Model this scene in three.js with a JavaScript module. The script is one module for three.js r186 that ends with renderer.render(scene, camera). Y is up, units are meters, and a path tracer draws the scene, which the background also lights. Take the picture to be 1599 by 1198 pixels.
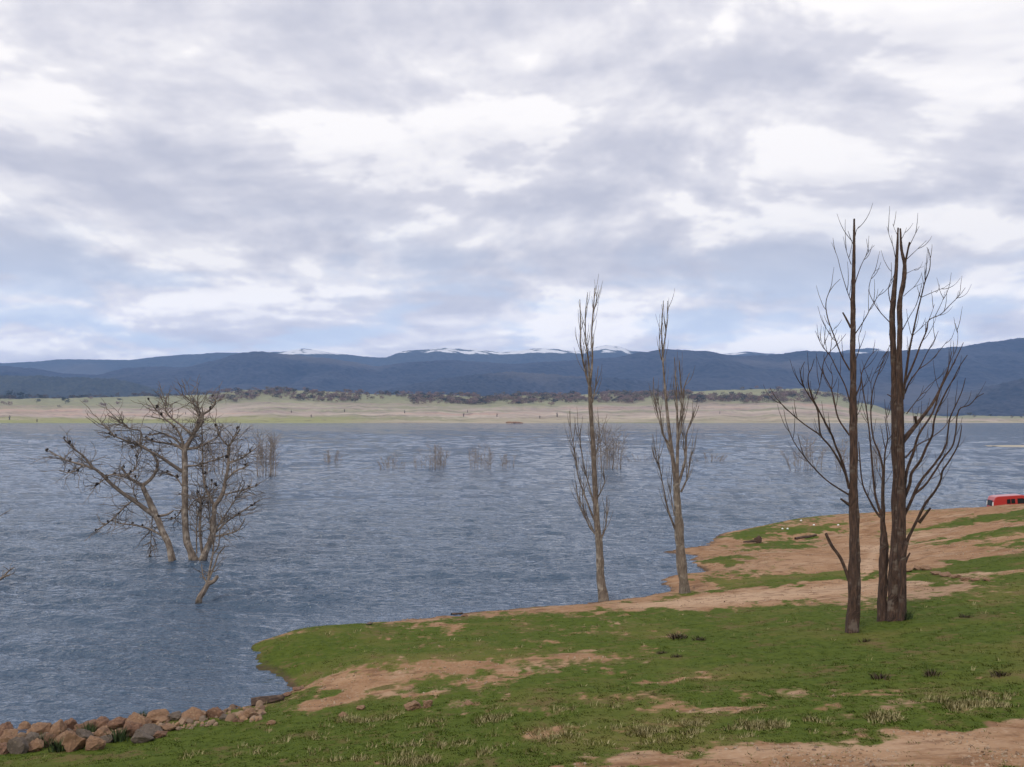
import * as THREE from 'three';
import { mergeGeometries } from 'three/addons/utils/BufferGeometryUtils.js';

// ---------------------------------------------------------------- camera, sky, sun, exposure
const F = 1569, CX = 799.5, CY = 599, EYE = 10, HORIZON = 650;           // focal length and centre of the photograph in its pixels, eye height above the lake
const PITCH = Math.atan((HORIZON - CY) / F);
const scene = new THREE.Scene();
const camera = new THREE.PerspectiveCamera(2 * Math.atan(CY / F) * 180 / Math.PI, 1599 / 1198, 0.5, 60000);
camera.position.set(0, EYE, 0);
camera.rotation.set(PITCH, 0, 0);
const renderer = new THREE.WebGLRenderer({ antialias: true });
renderer.toneMapping = THREE.LinearToneMapping;
renderer.toneMappingExposure = 1.0;
renderer.shadowMap.enabled = true;

// seeded random numbers and noise
function rng(seed) { let s = seed >>> 0; return () => { s = (s + 0x6D2B79F5) | 0; let t = Math.imul(s ^ (s >>> 15), 1 | s); t = (t + Math.imul(t ^ (t >>> 7), 61 | t)) ^ t; return ((t ^ (t >>> 14)) >>> 0) / 4294967296; }; }
const PERM = new Uint8Array(512); { const r = rng(7), p = [...Array(256).keys()]; for (let i = 255; i > 0; i--) { const j = Math.floor(r() * (i + 1)); [p[i], p[j]] = [p[j], p[i]]; } for (let i = 0; i < 512; i++) PERM[i] = p[i & 255]; }
const GX = [], GY = []; for (let i = 0; i < 256; i++) { const a = i / 256 * Math.PI * 2 * 7; GX.push(Math.cos(a)); GY.push(Math.sin(a)); }
function noise(x, y) {
  const xi = Math.floor(x), yi = Math.floor(y), fx = x - xi, fy = y - yi, X = xi & 255, Y = yi & 255;
  const u = fx * fx * fx * (fx * (fx * 6 - 15) + 10), v = fy * fy * fy * (fy * (fy * 6 - 15) + 10);
  const a = PERM[PERM[X] + Y], b = PERM[PERM[X + 1] + Y], c = PERM[PERM[X] + Y + 1], d = PERM[PERM[X + 1] + Y + 1];
  const n0 = GX[a] * fx + GY[a] * fy, n1 = GX[b] * (fx - 1) + GY[b] * fy, n2 = GX[c] * fx + GY[c] * (fy - 1), n3 = GX[d] * (fx - 1) + GY[d] * (fy - 1);
  return ((n0 + (n1 - n0) * u) * (1 - v) + (n2 + (n3 - n2) * u) * v) * 1.4;
}
function fbm(x, y, o = 5, g = 0.5) { let s = 0, a = 1, t = 0; for (let i = 0; i < o; i++) { s += a * noise(x, y); t += a; a *= g; x = x * 2.03 + 17.3; y = y * 2.03 - 9.1; } return s / t * 1.6; }
const clamp = (x, a = 0, b = 1) => Math.min(b, Math.max(a, x)), sstep = (a, b, x) => { const t = clamp((x - a) / (b - a)); return t * t * (3 - 2 * t); }, mix = (a, b, t) => a + (b - a) * t;
const mix3 = (a, b, t) => [mix(a[0], b[0], t), mix(a[1], b[1], t), mix(a[2], b[2], t)];
const toSRGB = (c) => (c <= 0.0031308 ? 12.92 * c : 1.055 * Math.pow(c, 1 / 2.4) - 0.055) * 255;

// broken overcast: cloud banks seen in perspective, pale blue air low between them
{
  const W = 4096, Hh = 2048, data = new Float32Array(W * Hh * 4);
  // cloud banks: azimuth and elevation as tangents, widths, brightness
  const banks = [[600, 112, 130, 48, -.55], [250, 245, 190, 60, -.5], [420, 340, 160, 40, -.3], [930, 430, 430, 15, -.75], [1420, 335, 150, 18, -.55], [1450, 175, 260, 50, -.4], [1000, 110, 180, 70, -.2], [90, 420, 200, 40, -.3], [700, 410, 200, 20, -.35],
    [70, 225, 110, 60, .6], [700, 150, 36, 50, .5], [820, 300, 120, 38, .5], [1340, 238, 90, 26, .55], [1590, 60, 110, 130, .9], [280, 30, 220, 50, .4], [560, 170, 180, 36, .3], [900, 455, 90, 16, .45], [150, 340, 130, 40, .3], [1130, 490, 260, 14, .3], [160, 490, 60, 16, .4], [300, 515, 330, 10, .45], [1250, 300, 160, 22, .35]];
  const B = banks.map(([x, y, w, h, k]) => [(x - CX) / F, (HORIZON - y) / F, w / F, h / F, k]);
  for (let row = 0; row < Hh; row++) {
    const el = ((row + 0.5) / Hh - 0.5) * Math.PI, y = Math.sin(el), te = Math.tan(el);
    for (let col = 0; col < W; col++) {
      const i = (row * W + col) * 4;
      data[i + 3] = 1;
      if (y < -0.01) { data[i] = 0.16; data[i + 1] = 0.18; data[i + 2] = 0.2; continue; }
      const az = ((col + 0.5) / W - 0.5) * 2 * Math.PI, dx = Math.cos(az), dz = Math.sin(az);
      const k = 1 / (Math.max(te, 0) + 0.19), px = dx * k, pz = dz * k;
      const wx = fbm(px * 0.9 + 3, pz * 0.9, 2), wz = fbm(px * 0.9 - 8, pz * 0.9 + 5, 2);
      const qx = px * 1.75 + wx * 0.22 + 20, qz = pz * 1.75 + wz * 0.22, lift = 1 - 0.045 - 0.01 * k;
      let n = fbm(qx, qz, 7, 0.6) * 1.25;
      const above = fbm(20 + (qx - 20) * lift, qz * lift, 5, 0.58) * 1.25, fine = fbm(px * 6.1 + wx, pz * 6.1 + wz + 40, 4, 0.62), wisp = fbm(px * 1.9 + 60, pz * 1.9 + wx * 0.7, 4);
      const rim = clamp((n - above) * 0.9, -0.35, 0.45);
      const ax = dx / Math.max(0.02, -dz);
      if (dz < -0.3) {
        const jx = ax + wx * 0.03 + fine * 0.012, jy = te + wz * 0.018 + fine * 0.008;
        for (const b of B) { const q = ((jx - b[0]) / b[2]) ** 2 + ((jy - b[1]) / b[3]) ** 2; if (q < 9) n += b[4] * (b[4] > 0 ? 0.46 : 0.72) * Math.exp(-q * 0.9); }
      }
      const l = clamp(0.30 + 0.30 * sstep(-0.6, 0.25, n) + 0.26 * sstep(0.1, 0.42, n + fine * 0.3) + rim * 0.42 + fine * 0.13);
      const dark = [0.57, 0.60, 0.715], mid = [0.82, 0.83, 0.905], light = [1.12, 1.115, 1.12];
      let c = l < 0.5 ? mix3(dark, mid, l * 2) : mix3(mid, light, (l - 0.5) * 2);
      const low = 1 - sstep(0.04, 0.22, te), gap = low * sstep(-0.1, 0.35, wisp * 0.9 - n * 0.45 + 0.02) * 0.7;
      c = mix3(c, mix3([0.95, 1.02, 1.1], [0.62, 0.78, 1.0], sstep(0.0, 0.10, te)), gap);
      c = mix3(c, [1.15, 1.13, 1.12], (1 - sstep(0.0, 0.06, te)) * 0.5);
      const air = 1 + 0.62 * (1 - sstep(0.0, 0.17, te));
      data[i] = c[0] * air * 1.03; data[i + 1] = c[1] * air; data[i + 2] = c[2] * air * 0.98;
    }
  }
  const t = new THREE.DataTexture(data, W, Hh, THREE.RGBAFormat, THREE.FloatType);
  t.mapping = THREE.EquirectangularReflectionMapping; t.magFilter = THREE.LinearFilter; t.needsUpdate = true;
  scene.background = t; scene.environment = t;
}
const sun = new THREE.DirectionalLight(new THREE.Color(1, 0.94, 0.83), 1.5);
sun.position.set(-60, 95, 55); sun.castShadow = true; sun.shadow.radius = 24; sun.shadow.mapSize.set(2048, 2048);
Object.assign(sun.shadow.camera, { left: -140, right: 140, top: 140, bottom: -140, near: 1, far: 400 });
scene.add(sun); scene.add(sun.target); sun.target.position.set(5, 0, -60);
scene.fog = new THREE.FogExp2(new THREE.Color(0.27, 0.50, 1.0), 0.000074);

// ---------------------------------------------------------------- helpers
const fwd = new THREE.Vector3(0, Math.sin(PITCH), -Math.cos(PITCH)), upv = new THREE.Vector3(0, Math.cos(PITCH), Math.sin(PITCH));
// the point at distance d (measured level, straight ahead) that lies on the sight line through a pixel of the photograph
function at(px, py, d) { const v = fwd.clone().addScaledVector(upv, -(py - CY) / F); v.x = (px - CX) / F; return v.multiplyScalar(d / -v.z).add(camera.position); }
const taken = {};
function numbered(n) { if (!(n in taken)) { taken[n] = 0; return n; } return n + '_' + String(++taken[n]).padStart(3, '0'); }
function tag(o, label, category, group) { o.userData.label = label; o.userData.category = category; if (group) o.userData.group = group; return o; }
function finish(m) { m.castShadow = m.receiveShadow = true; return m; }
function structure(name, geometry, material) { const m = finish(new THREE.Mesh(geometry, material)); m.name = numbered(name); m.userData.kind = 'structure'; scene.add(m); return m; }
function part(name, geometry, material, parent, label) { const m = finish(new THREE.Mesh(geometry, material)); m.name = name; if (label) m.userData.label = label; parent.add(m); return m; }
function thing(name, label, category, position, group) { const g = new THREE.Group(); g.name = numbered(name); g.position.copy(position); scene.add(g); return tag(g, label, category, group); }
function lump(name, label, category, geometry, material, position, group) { const m = finish(new THREE.Mesh(geometry, material)); m.name = numbered(name); m.position.copy(position); scene.add(m); return tag(m, label, category, group); }
function texture(n, paint, repeat = true, m = n) {
  const d = new Uint8Array(n * m * 4);
  for (let y = 0; y < m; y++) for (let x = 0; x < n; x++) { const c = paint(x / n, y / m, x, y), i = (y * n + x) * 4; d[i] = toSRGB(clamp(c[0])); d[i + 1] = toSRGB(clamp(c[1])); d[i + 2] = toSRGB(clamp(c[2])); d[i + 3] = 255; }
  const t = new THREE.DataTexture(d, n, m, THREE.RGBAFormat, THREE.UnsignedByteType);
  t.colorSpace = THREE.SRGBColorSpace; t.magFilter = THREE.LinearFilter; t.minFilter = THREE.LinearMipmapLinearFilter; t.generateMipmaps = true;
  t.wrapS = t.wrapT = repeat ? THREE.RepeatWrapping : THREE.MirroredRepeatWrapping; t.needsUpdate = true; return t;
}
function heightTexture(n, paint) { const t = texture(n, (u, v, x, y) => { const h = paint(u, v, x, y); return [h, h, h]; }); t.colorSpace = THREE.NoColorSpace; return t; }
// noise that repeats after one unit
function tile(u, v, fx, fy, o = 4) {
  const f = (a, b) => fbm(a * fx, b * fy, o), su = u * u * (3 - 2 * u), sv = v * v * (3 - 2 * v);
  return mix(mix(f(u + 1, v + 1), f(u, v + 1), su), mix(f(u + 1, v), f(u, v), su), sv);
}
function gridGeometry(nx, ny, point, color, keep) {
  const pos = new Float32Array(nx * ny * 3), uv = new Float32Array(nx * ny * 2), col = color ? new Float32Array(nx * ny * 3) : null, idx = [];
  for (let j = 0; j < ny; j++) for (let i = 0; i < nx; i++) {
    const k = j * nx + i, p = point(i, j); pos[k * 3] = p[0]; pos[k * 3 + 1] = p[1]; pos[k * 3 + 2] = p[2]; uv[k * 2] = p[3] ?? p[0]; uv[k * 2 + 1] = p[4] ?? -p[2];
    if (col) { const c = color(i, j, p); col[k * 3] = c[0]; col[k * 3 + 1] = c[1]; col[k * 3 + 2] = c[2]; }
  }
  for (let j = 0; j < ny - 1; j++) for (let i = 0; i < nx - 1; i++) {
    const a = j * nx + i, b = a + 1, c = a + nx, d = c + 1;
    if (keep && !keep(pos, a, b, c, d)) continue;
    idx.push(a, b, c, b, d, c);
  }
  const g = new THREE.BufferGeometry();
  g.setAttribute('position', new THREE.BufferAttribute(pos, 3)); g.setAttribute('uv', new THREE.BufferAttribute(uv, 2));
  if (col) g.setAttribute('color', new THREE.BufferAttribute(col, 3));
  g.setIndex(idx); g.computeVertexNormals(); return g;
}
const curve1 = (pts) => (x) => { if (x <= pts[0][0]) return pts[0][1]; for (let i = 1; i < pts.length; i++) if (x <= pts[i][0]) { const [x0, y0] = pts[i - 1], [x1, y1] = pts[i], t = (x - x0) / (x1 - x0); return mix(y0, y1, t * t * (3 - 2 * t) * 0.6 + t * 0.4); } return pts[pts.length - 1][1]; };

// ---------------------------------------------------------------- near land: levels surveyed at points, joined by a thin-plate surface
const survey = [];
const lvl = (px, py, h) => { const v = at(px, py, 1), k = (EYE - h) / (EYE - v.y); survey.push([v.x * k, k, h]); };
[[0, 1150], [100, 1132], [200, 1124], [320, 1110], [390, 1100], [440, 1088], [468, 1076], [440, 1066], [402, 1046], [388, 1030], [379, 1016], [400, 1001], [440, 989], [520, 979], [600, 970], [700, 960], [800, 950], [900, 942], [943, 938], [1000, 931], [1040, 924], [1026, 911], [1045, 897], [1072, 884], [1080, 872], [1030, 863], [1082, 854], [1106, 844], [1132, 832], [1200, 820], [1255, 814]].forEach(([x, y]) => lvl(x, y, 0));
[[0, 1198, .7], [300, 1198, 1.3], [800, 1198, 2.4], [1300, 1198, 3.2], [1599, 1198, 3.5], [1599, 1120, 3.3], [1300, 1120, 2.8], [800, 1120, 1.8], [500, 1120, .9], [340, 1125, .5], [500, 1050, .55], [800, 1050, 1.2], [1100, 1050, 1.8], [1300, 1050, 2.3], [1599, 1050, 3], [1331, 986, 2], [1100, 985, 1.2], [800, 985, .65], [620, 1000, .4], [1599, 970, 2.8], [450, 1020, .3],
  [1200, 925, .95], [1400, 925, 1.6], [1599, 920, 2.6], [1150, 890, .5], [1300, 880, 1.1], [1450, 870, 1.7], [1599, 870, 2.6], [1072, 926, .35], [1140, 858, .3], [1300, 840, .65], [1450, 830, 1.6], [1599, 820, 2.8], [1599, 787, 3], [1500, 796, 1.9], [1400, 804, .7], [1320, 809, .15]].forEach((a) => lvl(...a));
[[46, 92, .75], [42, 93, .7], [50, 96, .7], [48, 106, -.2], [60, 110, 0], [36, 103, -.5], [-20, 60, -2], [0, 80, -3], [-30, 42, -1.6], [-12, 46, -1.1], [20, 95, -2], [10, 65, -1.2], [40, 125, -3], [80, 125, -2], [-50, 30, -1.6], [65, 80, 4.2], [65, 40, 5], [30, 10, 6], [0, 0, 8.4], [-20, 12, 4], [-40, 16, 2.2], [0, -25, 9], [45, -25, 9.5], [-45, -25, 8], [90, 20, 8], [90, 90, 5], [-60, 60, -3], [-80, 20, 0], [0, 8, 6.5], [20, 0, 8]].forEach((a) => survey.push(a));
const TPS = (() => {
  const n = survey.length, m = n + 3, A = [], U = (r2) => (r2 > 1e-9 ? r2 * Math.log(r2) : 0);
  for (let i = 0; i < n; i++) { const row = new Float64Array(m + 1); for (let j = 0; j < n; j++) row[j] = U((survey[i][0] - survey[j][0]) ** 2 + (survey[i][1] - survey[j][1]) ** 2) + (i === j ? 3.0 : 0); row[n] = 1; row[n + 1] = survey[i][0]; row[n + 2] = survey[i][1]; row[m] = survey[i][2]; A.push(row); }
  for (let k = 0; k < 3; k++) { const row = new Float64Array(m + 1); for (let j = 0; j < n; j++) row[j] = k === 0 ? 1 : survey[j][k - 1]; A.push(row); }
  for (let c = 0; c < m; c++) { let p = c; for (let r = c + 1; r < m; r++) if (Math.abs(A[r][c]) > Math.abs(A[p][c])) p = r; [A[c], A[p]] = [A[p], A[c]]; for (let r = 0; r < m; r++) if (r !== c) { const f = A[r][c] / A[c][c]; if (f) for (let k = c; k <= m; k++) A[r][k] -= f * A[c][k]; } }
  const w = A.map((row, i) => row[m] / row[i]);
  return (x, d) => { let s = w[n] + w[n + 1] * x + w[n + 2] * d; for (let j = 0; j < n; j++) s += w[j] * U((x - survey[j][0]) ** 2 + (d - survey[j][1]) ** 2); return s; };
})();
function landHeight(x, d) {
  let h = TPS(x, d);
  const far = sstep(95, 150, Math.hypot(x, d - 20)); h = mix(h, d > 60 ? -2 : 8, far);
  h += fbm(x * 0.35, d * 0.35, 3) * 0.07 * sstep(-0.1, 0.4, h) + fbm(x * 1.3 + 9, d * 1.3, 3) * 0.035;
  return h;
}
// a cheap lookup of the same levels
const LX0 = -60, LD0 = 5, LS = 0.25, LNX = 560, LND = 480, LH = new Float32Array(LNX * LND);
for (let j = 0; j < LND; j++) for (let i = 0; i < LNX; i++) LH[j * LNX + i] = landHeight(LX0 + i * LS, LD0 + j * LS);
function level(x, d) { const u = clamp((x - LX0) / LS, 0, LNX - 1.01), v = clamp((d - LD0) / LS, 0, LND - 1.01), i = Math.floor(u), j = Math.floor(v), a = u - i, b = v - j, k = j * LNX + i; return mix(mix(LH[k], LH[k + 1], a), mix(LH[k + LNX], LH[k + LNX + 1], a), b); }
function onLand(px, py) { const v = at(px, py, 1); for (let d = 14; d < 130; d += 0.1) { const y = EYE + (v.y - EYE) * d; if (y <= Math.max(level(v.x * d, d), 0)) return new THREE.Vector3(v.x * d, level(v.x * d, d), -d); } return new THREE.Vector3(v.x * 100, 0, -100); }

// where soil lies bare and where grass grows: patches as [x, distance, half width, half depth, strength]
const patches = [];
const patch = (px, py, w, h, k, list = patches) => { const c = onLand(px, py), a = onLand(px, py - h), b = onLand(px, py + h), d = -c.z; list.push([c.x, d, w * d / F, Math.max(0.35, Math.min(12, Math.abs(a.z - b.z) / 2)), k]); };
// bare soil (negative) and grass (positive)
[[600, 1052, 85, 16, -.5], [510, 1092, 80, 11, -.62], [560, 1072, 50, 14, -.5], [840, 1036, 150, 11, -.55], [730, 1046, 60, 10, -.6], [900, 1025, 60, 6, -.5], [790, 1060, 110, 5, -.5], [1010, 1068, 130, 3, -.5], [650, 1083, 90, 5, -.5], [860, 1008, 50, 5, -.5], [1030, 990, 60, 7, -.5], [1010, 1020, 40, 5, -.5], [930, 985, 90, 8, -.4],
  [1250, 870, 260, 60, -.9], [1480, 850, 220, 50, -.9], [1500, 800, 300, 14, -1], [1240, 925, 220, 10, -1.3], [1100, 938, 160, 8, -1.1], [1400, 930, 120, 12, -.7], [1500, 908, 150, 6, -.8], [1130, 850, 60, 20, -.5],
  [1300, 1180, 400, 18, -1.05], [1560, 1155, 220, 20, -.95], [1000, 1192, 220, 9, -1], [1110, 1108, 70, 6, -.5], [1340, 1082, 90, 4, -.5], [1480, 1062, 80, 5, -.4], [1280, 1105, 60, 4, -.3], [940, 1135, 60, 8, -.4], [1560, 1085, 60, 5, -.4], [1330, 1140, 320, 4, .3], [1420, 1196, 340, 12, -1.0], [1570, 1190, 160, 16, -.9],
  [1150, 838, 48, 7, 1.48], [1255, 827, 62, 5, 1.48], [1225, 853, 72, 8, 1.48], [1130, 873, 60, 6, 1.17], [1210, 905, 95, 7, 1.40], [1130, 885, 40, 4, 0.94], [1300, 902, 60, 6, 1.25], [1500, 817, 120, 6, 1.48], [1585, 806, 50, 7, 1.48], [1510, 842, 110, 6, 1.33], [1420, 848, 40, 5, 1.17], [1580, 850, 60, 7, 0.94], [1530, 884, 130, 11, 1.56], [1599, 870, 60, 12, 1.40], [1460, 913, 90, 5, 1.01], [1570, 905, 60, 6, 0.94],
  [1100, 1000, 300, 40, .4], [1400, 1010, 260, 50, .6], [430, 1035, 60, 22, 1.2], [520, 1005, 110, 12, .8], [200, 1180, 260, 30, .8], [600, 1150, 300, 16, .4]].forEach((a) => patch(...a));
const pale = [];
[[1240, 927, 220, 9, .9], [1080, 940, 120, 7, .6], [1490, 902, 70, 7, 1.1], [1420, 930, 90, 9, .7], [1370, 858, 22, 14, .8], [1350, 884, 24, 10, .7], [1420, 838, 50, 5, .6], [1300, 1168, 240, 8, .7], [1520, 1172, 130, 6, .5], [850, 1040, 90, 6, .3], [1240, 880, 100, 10, .3]].forEach((a) => patch(...a, pale));
const tracks = [[[1330, 912], [1352, 895], [1360, 872], [1372, 854], [1410, 842], [1470, 834]], [[1385, 915], [1392, 895], [1388, 872], [1398, 858], [1430, 850], [1480, 843]]].map((l) => l.map(([x, y]) => onLand(x, y)));
const trackDistance = (x, d) => { let m = 99; for (const l of tracks) for (let i = 1; i < l.length; i++) { const ax = l[i - 1].x, ad = -l[i - 1].z, bx = l[i].x - ax, bd = -l[i].z - ad, t = clamp(((x - ax) * bx + (d - ad) * bd) / (bx * bx + bd * bd)); m = Math.min(m, Math.hypot(x - ax - bx * t, d - ad - bd * t)); } return m; };
function sumPatches(list, x, d) { let s = 0; for (const p of list) { const a = (x - p[0]) / p[2], b = (d - p[1]) / p[3], q = a * a + b * b; if (q < 5) s += p[4] * Math.exp(-q * q * 0.55 - q * 0.25); } return s; }
function grassAt(x, d, h) {                                                   // above 0.5 grass, below bare
  const wx = x + fbm(x * 0.45, d * 0.45, 4) * 2.4, wd = d + fbm(x * 0.55 + 7, d * 0.4, 4) * (1.2 + d * 0.018);
  let g = 0.85 + sumPatches(patches, wx, wd) + fbm(x * 0.32 + 3, d * 0.26, 4) * 0.35 + fbm(x * 1.3, d * 0.7 + 5, 5, 0.62) * (0.6 + sstep(45, 70, d) * 0.35);
  const shore = h + fbm(x * 0.22 + 31, d * 0.22, 3) * 0.22;
  g -= (1 - sstep(0.12, 0.42, shore)) * (x < -6 ? 0.25 : 1.0);
  g += 0.16 * sstep(55, 65, d);
  return g - 1.2 * (1 - sstep(0.15, 0.45, trackDistance(x, d)));
}
const TX = -45, TD = 12, TSIZE = 112;
const groundMap = texture(2048, (u, v) => {
  const x = TX + u * TSIZE, d = TD + v * TSIZE, h = level(x, d);
  if (h < -0.6) return [0.1, 0.08, 0.06];
  const n1 = fbm(x * 0.6 + 4, d * 0.6, 4), n2 = fbm(x * 3.1, d * 3.1 + 8, 3), n3 = noise(x * 9, d * 9), n4 = fbm(x * 0.16, d * 0.2 + 50, 3);
  const g = grassAt(x, d, h), t = sstep(0.26, 0.72, g + n2 * 0.32 + n3 * 0.2);
  const pa = clamp(sumPatches(pale, x + n1 * 0.7, d + n2 * 0.6) + 0.5 * (1 - sstep(0.1, 0.4, trackDistance(x, d))));
  let soil = mix3([0.255, 0.140, 0.074], [0.375, 0.228, 0.130], clamp(0.5 + n1 * 0.6 + n3 * 0.3));
  soil = mix3(soil, [0.52, 0.36, 0.24], pa * 0.75 + clamp(n2 * n3) * 0.5);
  const n5 = fbm(x * 1.1 + 3, d * 2.6, 4), n6 = noise(x * 14 + 4, d * 17); const n7 = fbm(x * 0.3 + 13, d * 0.5, 4); soil = mix3(soil, [0.17, 0.095, 0.055], sstep(0.1, 0.6, n5 + n6 * 0.3 + n7 * 0.4) * 0.75); soil = mix3(soil, [0.42, 0.29, 0.19], sstep(0.1, 0.6, n7 - n5 * 0.3) * 0.5); soil = mix3(soil, [0.50, 0.37, 0.26], sstep(0.4, 0.75, n6 + n5 * -0.5) * 0.6);
  let lawn = mix3([0.057, 0.083, 0.013], [0.100, 0.130, 0.020], clamp(0.5 + n2 * 0.5 + n3 * 0.25));
  lawn = mix3(lawn, [0.185, 0.155, 0.048], clamp(n4 * 1.0 + n1 * 0.45 + 0.05) * 0.7);
  lawn = mix3(lawn, [0.16, 0.10, 0.055], sstep(0.15, 0.6, n1 * 0.7 + n2 * 0.45) * 0.6);
  let c = mix3(soil, lawn, t);
  const wet = 1 - sstep(0.02, 0.14, h + n2 * 0.05);
  return mix3(c, [0.075, 0.05, 0.034], wet * 0.85);
}, false);
const groundBump = heightTexture(512, (u, v) => 0.5 + tile(u, v, 14, 14, 5) * 0.35 + tile(u, v, 60, 60, 2) * 0.15);
groundBump.repeat.set(TSIZE / 6, TSIZE / 6);
const groundMaterial = new THREE.MeshPhysicalMaterial({ specularIntensity: 0.15, map: groundMap, bumpMap: groundBump, bumpScale: 0.06, roughness: 0.95 });
{
  const ax = [], ad = [];
  for (let x = -260; x < -46; x += 8) ax.push(x); for (let x = -46; x < 66; x += 0.3) ax.push(x); for (let x = 66; x <= 260; x += 8) ax.push(x);
  for (let d = -260; d < 10; d += 9) ad.push(d); for (let d = 10; d < 60; d += 0.22) ad.push(d); for (let d = 60; d < 118; d += 0.35) ad.push(d); for (let d = 118; d <= 170; d += 5) ad.push(d);
  const g = gridGeometry(ax.length, ad.length, (i, j) => [ax[i], landHeight(ax[i], ad[j]), -ad[j], (ax[i] - TX) / TSIZE, (ad[j] - TD) / TSIZE], null, (p, a, b, c, d) => Math.max(p[a * 3 + 1], p[b * 3 + 1], p[c * 3 + 1], p[d * 3 + 1]) > -0.7);
  structure('ground', g, groundMaterial);
}

// ---------------------------------------------------------------- the lake: wind chop
{
  const r = rng(21), waves = [];
  for (let i = 0; i < 44; i++) { const L = 0.42 * Math.pow(11, i / 43) * (0.9 + r() * 0.2), a = (r() - 0.5) * 1.25 + 0.12; waves.push([Math.sin(a) * 2 * Math.PI / L, Math.cos(a) * 2 * Math.PI / L, r() * 6.28, 0.0105 * L * (L > 1.8 ? 1.8 / L : 1), L]); }
  for (let i = 0; i < 8; i++) { const L = 4.5 + i * 0.8, a = (r() - 0.5) * 0.9; waves.push([Math.sin(a) * 2 * Math.PI / L, Math.cos(a) * 2 * Math.PI / L, r() * 6.28, 0.0045 * L, L]); }
  const ang = []; for (let a = -88; a < -36; a += 2) ang.push(a); for (let a = -36; a < 36; a += 0.12) ang.push(a); for (let a = 36; a <= 80; a += 2) ang.push(a);
  const rad = []; for (let q = 20; q < 1720; q += Math.max(0.12, q * (q < 120 ? 0.0034 : 0.0065))) rad.push(q); rad.push(1900, 2300);
  const P = ang.map((a) => [Math.sin(a * Math.PI / 180), Math.cos(a * Math.PI / 180)]);
  const g = gridGeometry(ang.length, rad.length, (i, j) => {
    const q = rad[j], x = P[i][0] * q, d = P[i][1] * q, step = Math.max(q * 0.0036, 0.12);
    let y = 0;
    const gust = 0.82 + 0.62 * clamp(fbm(x * 0.014, d * 0.03 + 4, 4), -0.9, 0.9), calm = mix(0.35, 1, sstep(0.1, 1.2, q < 130 ? -level(x, d) : 2));
    for (const w of waves) { const f = clamp(w[4] / step / 3.2 - 0.4); if (f > 0) { const s = Math.sin(w[0] * x + w[1] * d + w[2]); y += f * w[3] * (s + 0.45 * s * s); } }
    return [x, y * gust * calm, -d, x / 14, d / 14];
  });
  const N = 1024, hgt = new Float32Array(N * N), nd = new Uint8Array(N * N * 4);
  for (let y = 0; y < N; y++) for (let x = 0; x < N; x++) hgt[y * N + x] = tile(x / N, y / N, 20, 46, 4) * 0.7 + tile(x / N, y / N, 60, 120, 2) * 0.22;
  for (let y = 0; y < N; y++) for (let x = 0; x < N; x++) { const k = 11, sx = (hgt[y * N + (x + 1) % N] - hgt[y * N + (x + N - 1) % N]) * k * 0.5, sy = (hgt[((y + 1) % N) * N + x] - hgt[((y + N - 1) % N) * N + x]) * k * 0.5, l = 1 / Math.hypot(sx, sy, 1), i = (y * N + x) * 4; nd[i] = (-sx * l * 0.5 + 0.5) * 255; nd[i + 1] = (-sy * l * 0.5 + 0.5) * 255; nd[i + 2] = (l * 0.5 + 0.5) * 255; nd[i + 3] = 255; }
  const ripple = new THREE.DataTexture(nd, N, N); ripple.wrapS = ripple.wrapT = THREE.RepeatWrapping; ripple.magFilter = THREE.LinearFilter; ripple.needsUpdate = true;
  const m = new THREE.MeshPhysicalMaterial({ color: new THREE.Color(0.056, 0.092, 0.145), roughness: 0.07, ior: 1.33, normalMap: ripple, normalScale: new THREE.Vector2(1.05, 1.05) });
  structure('lake', g, m);
}

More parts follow.
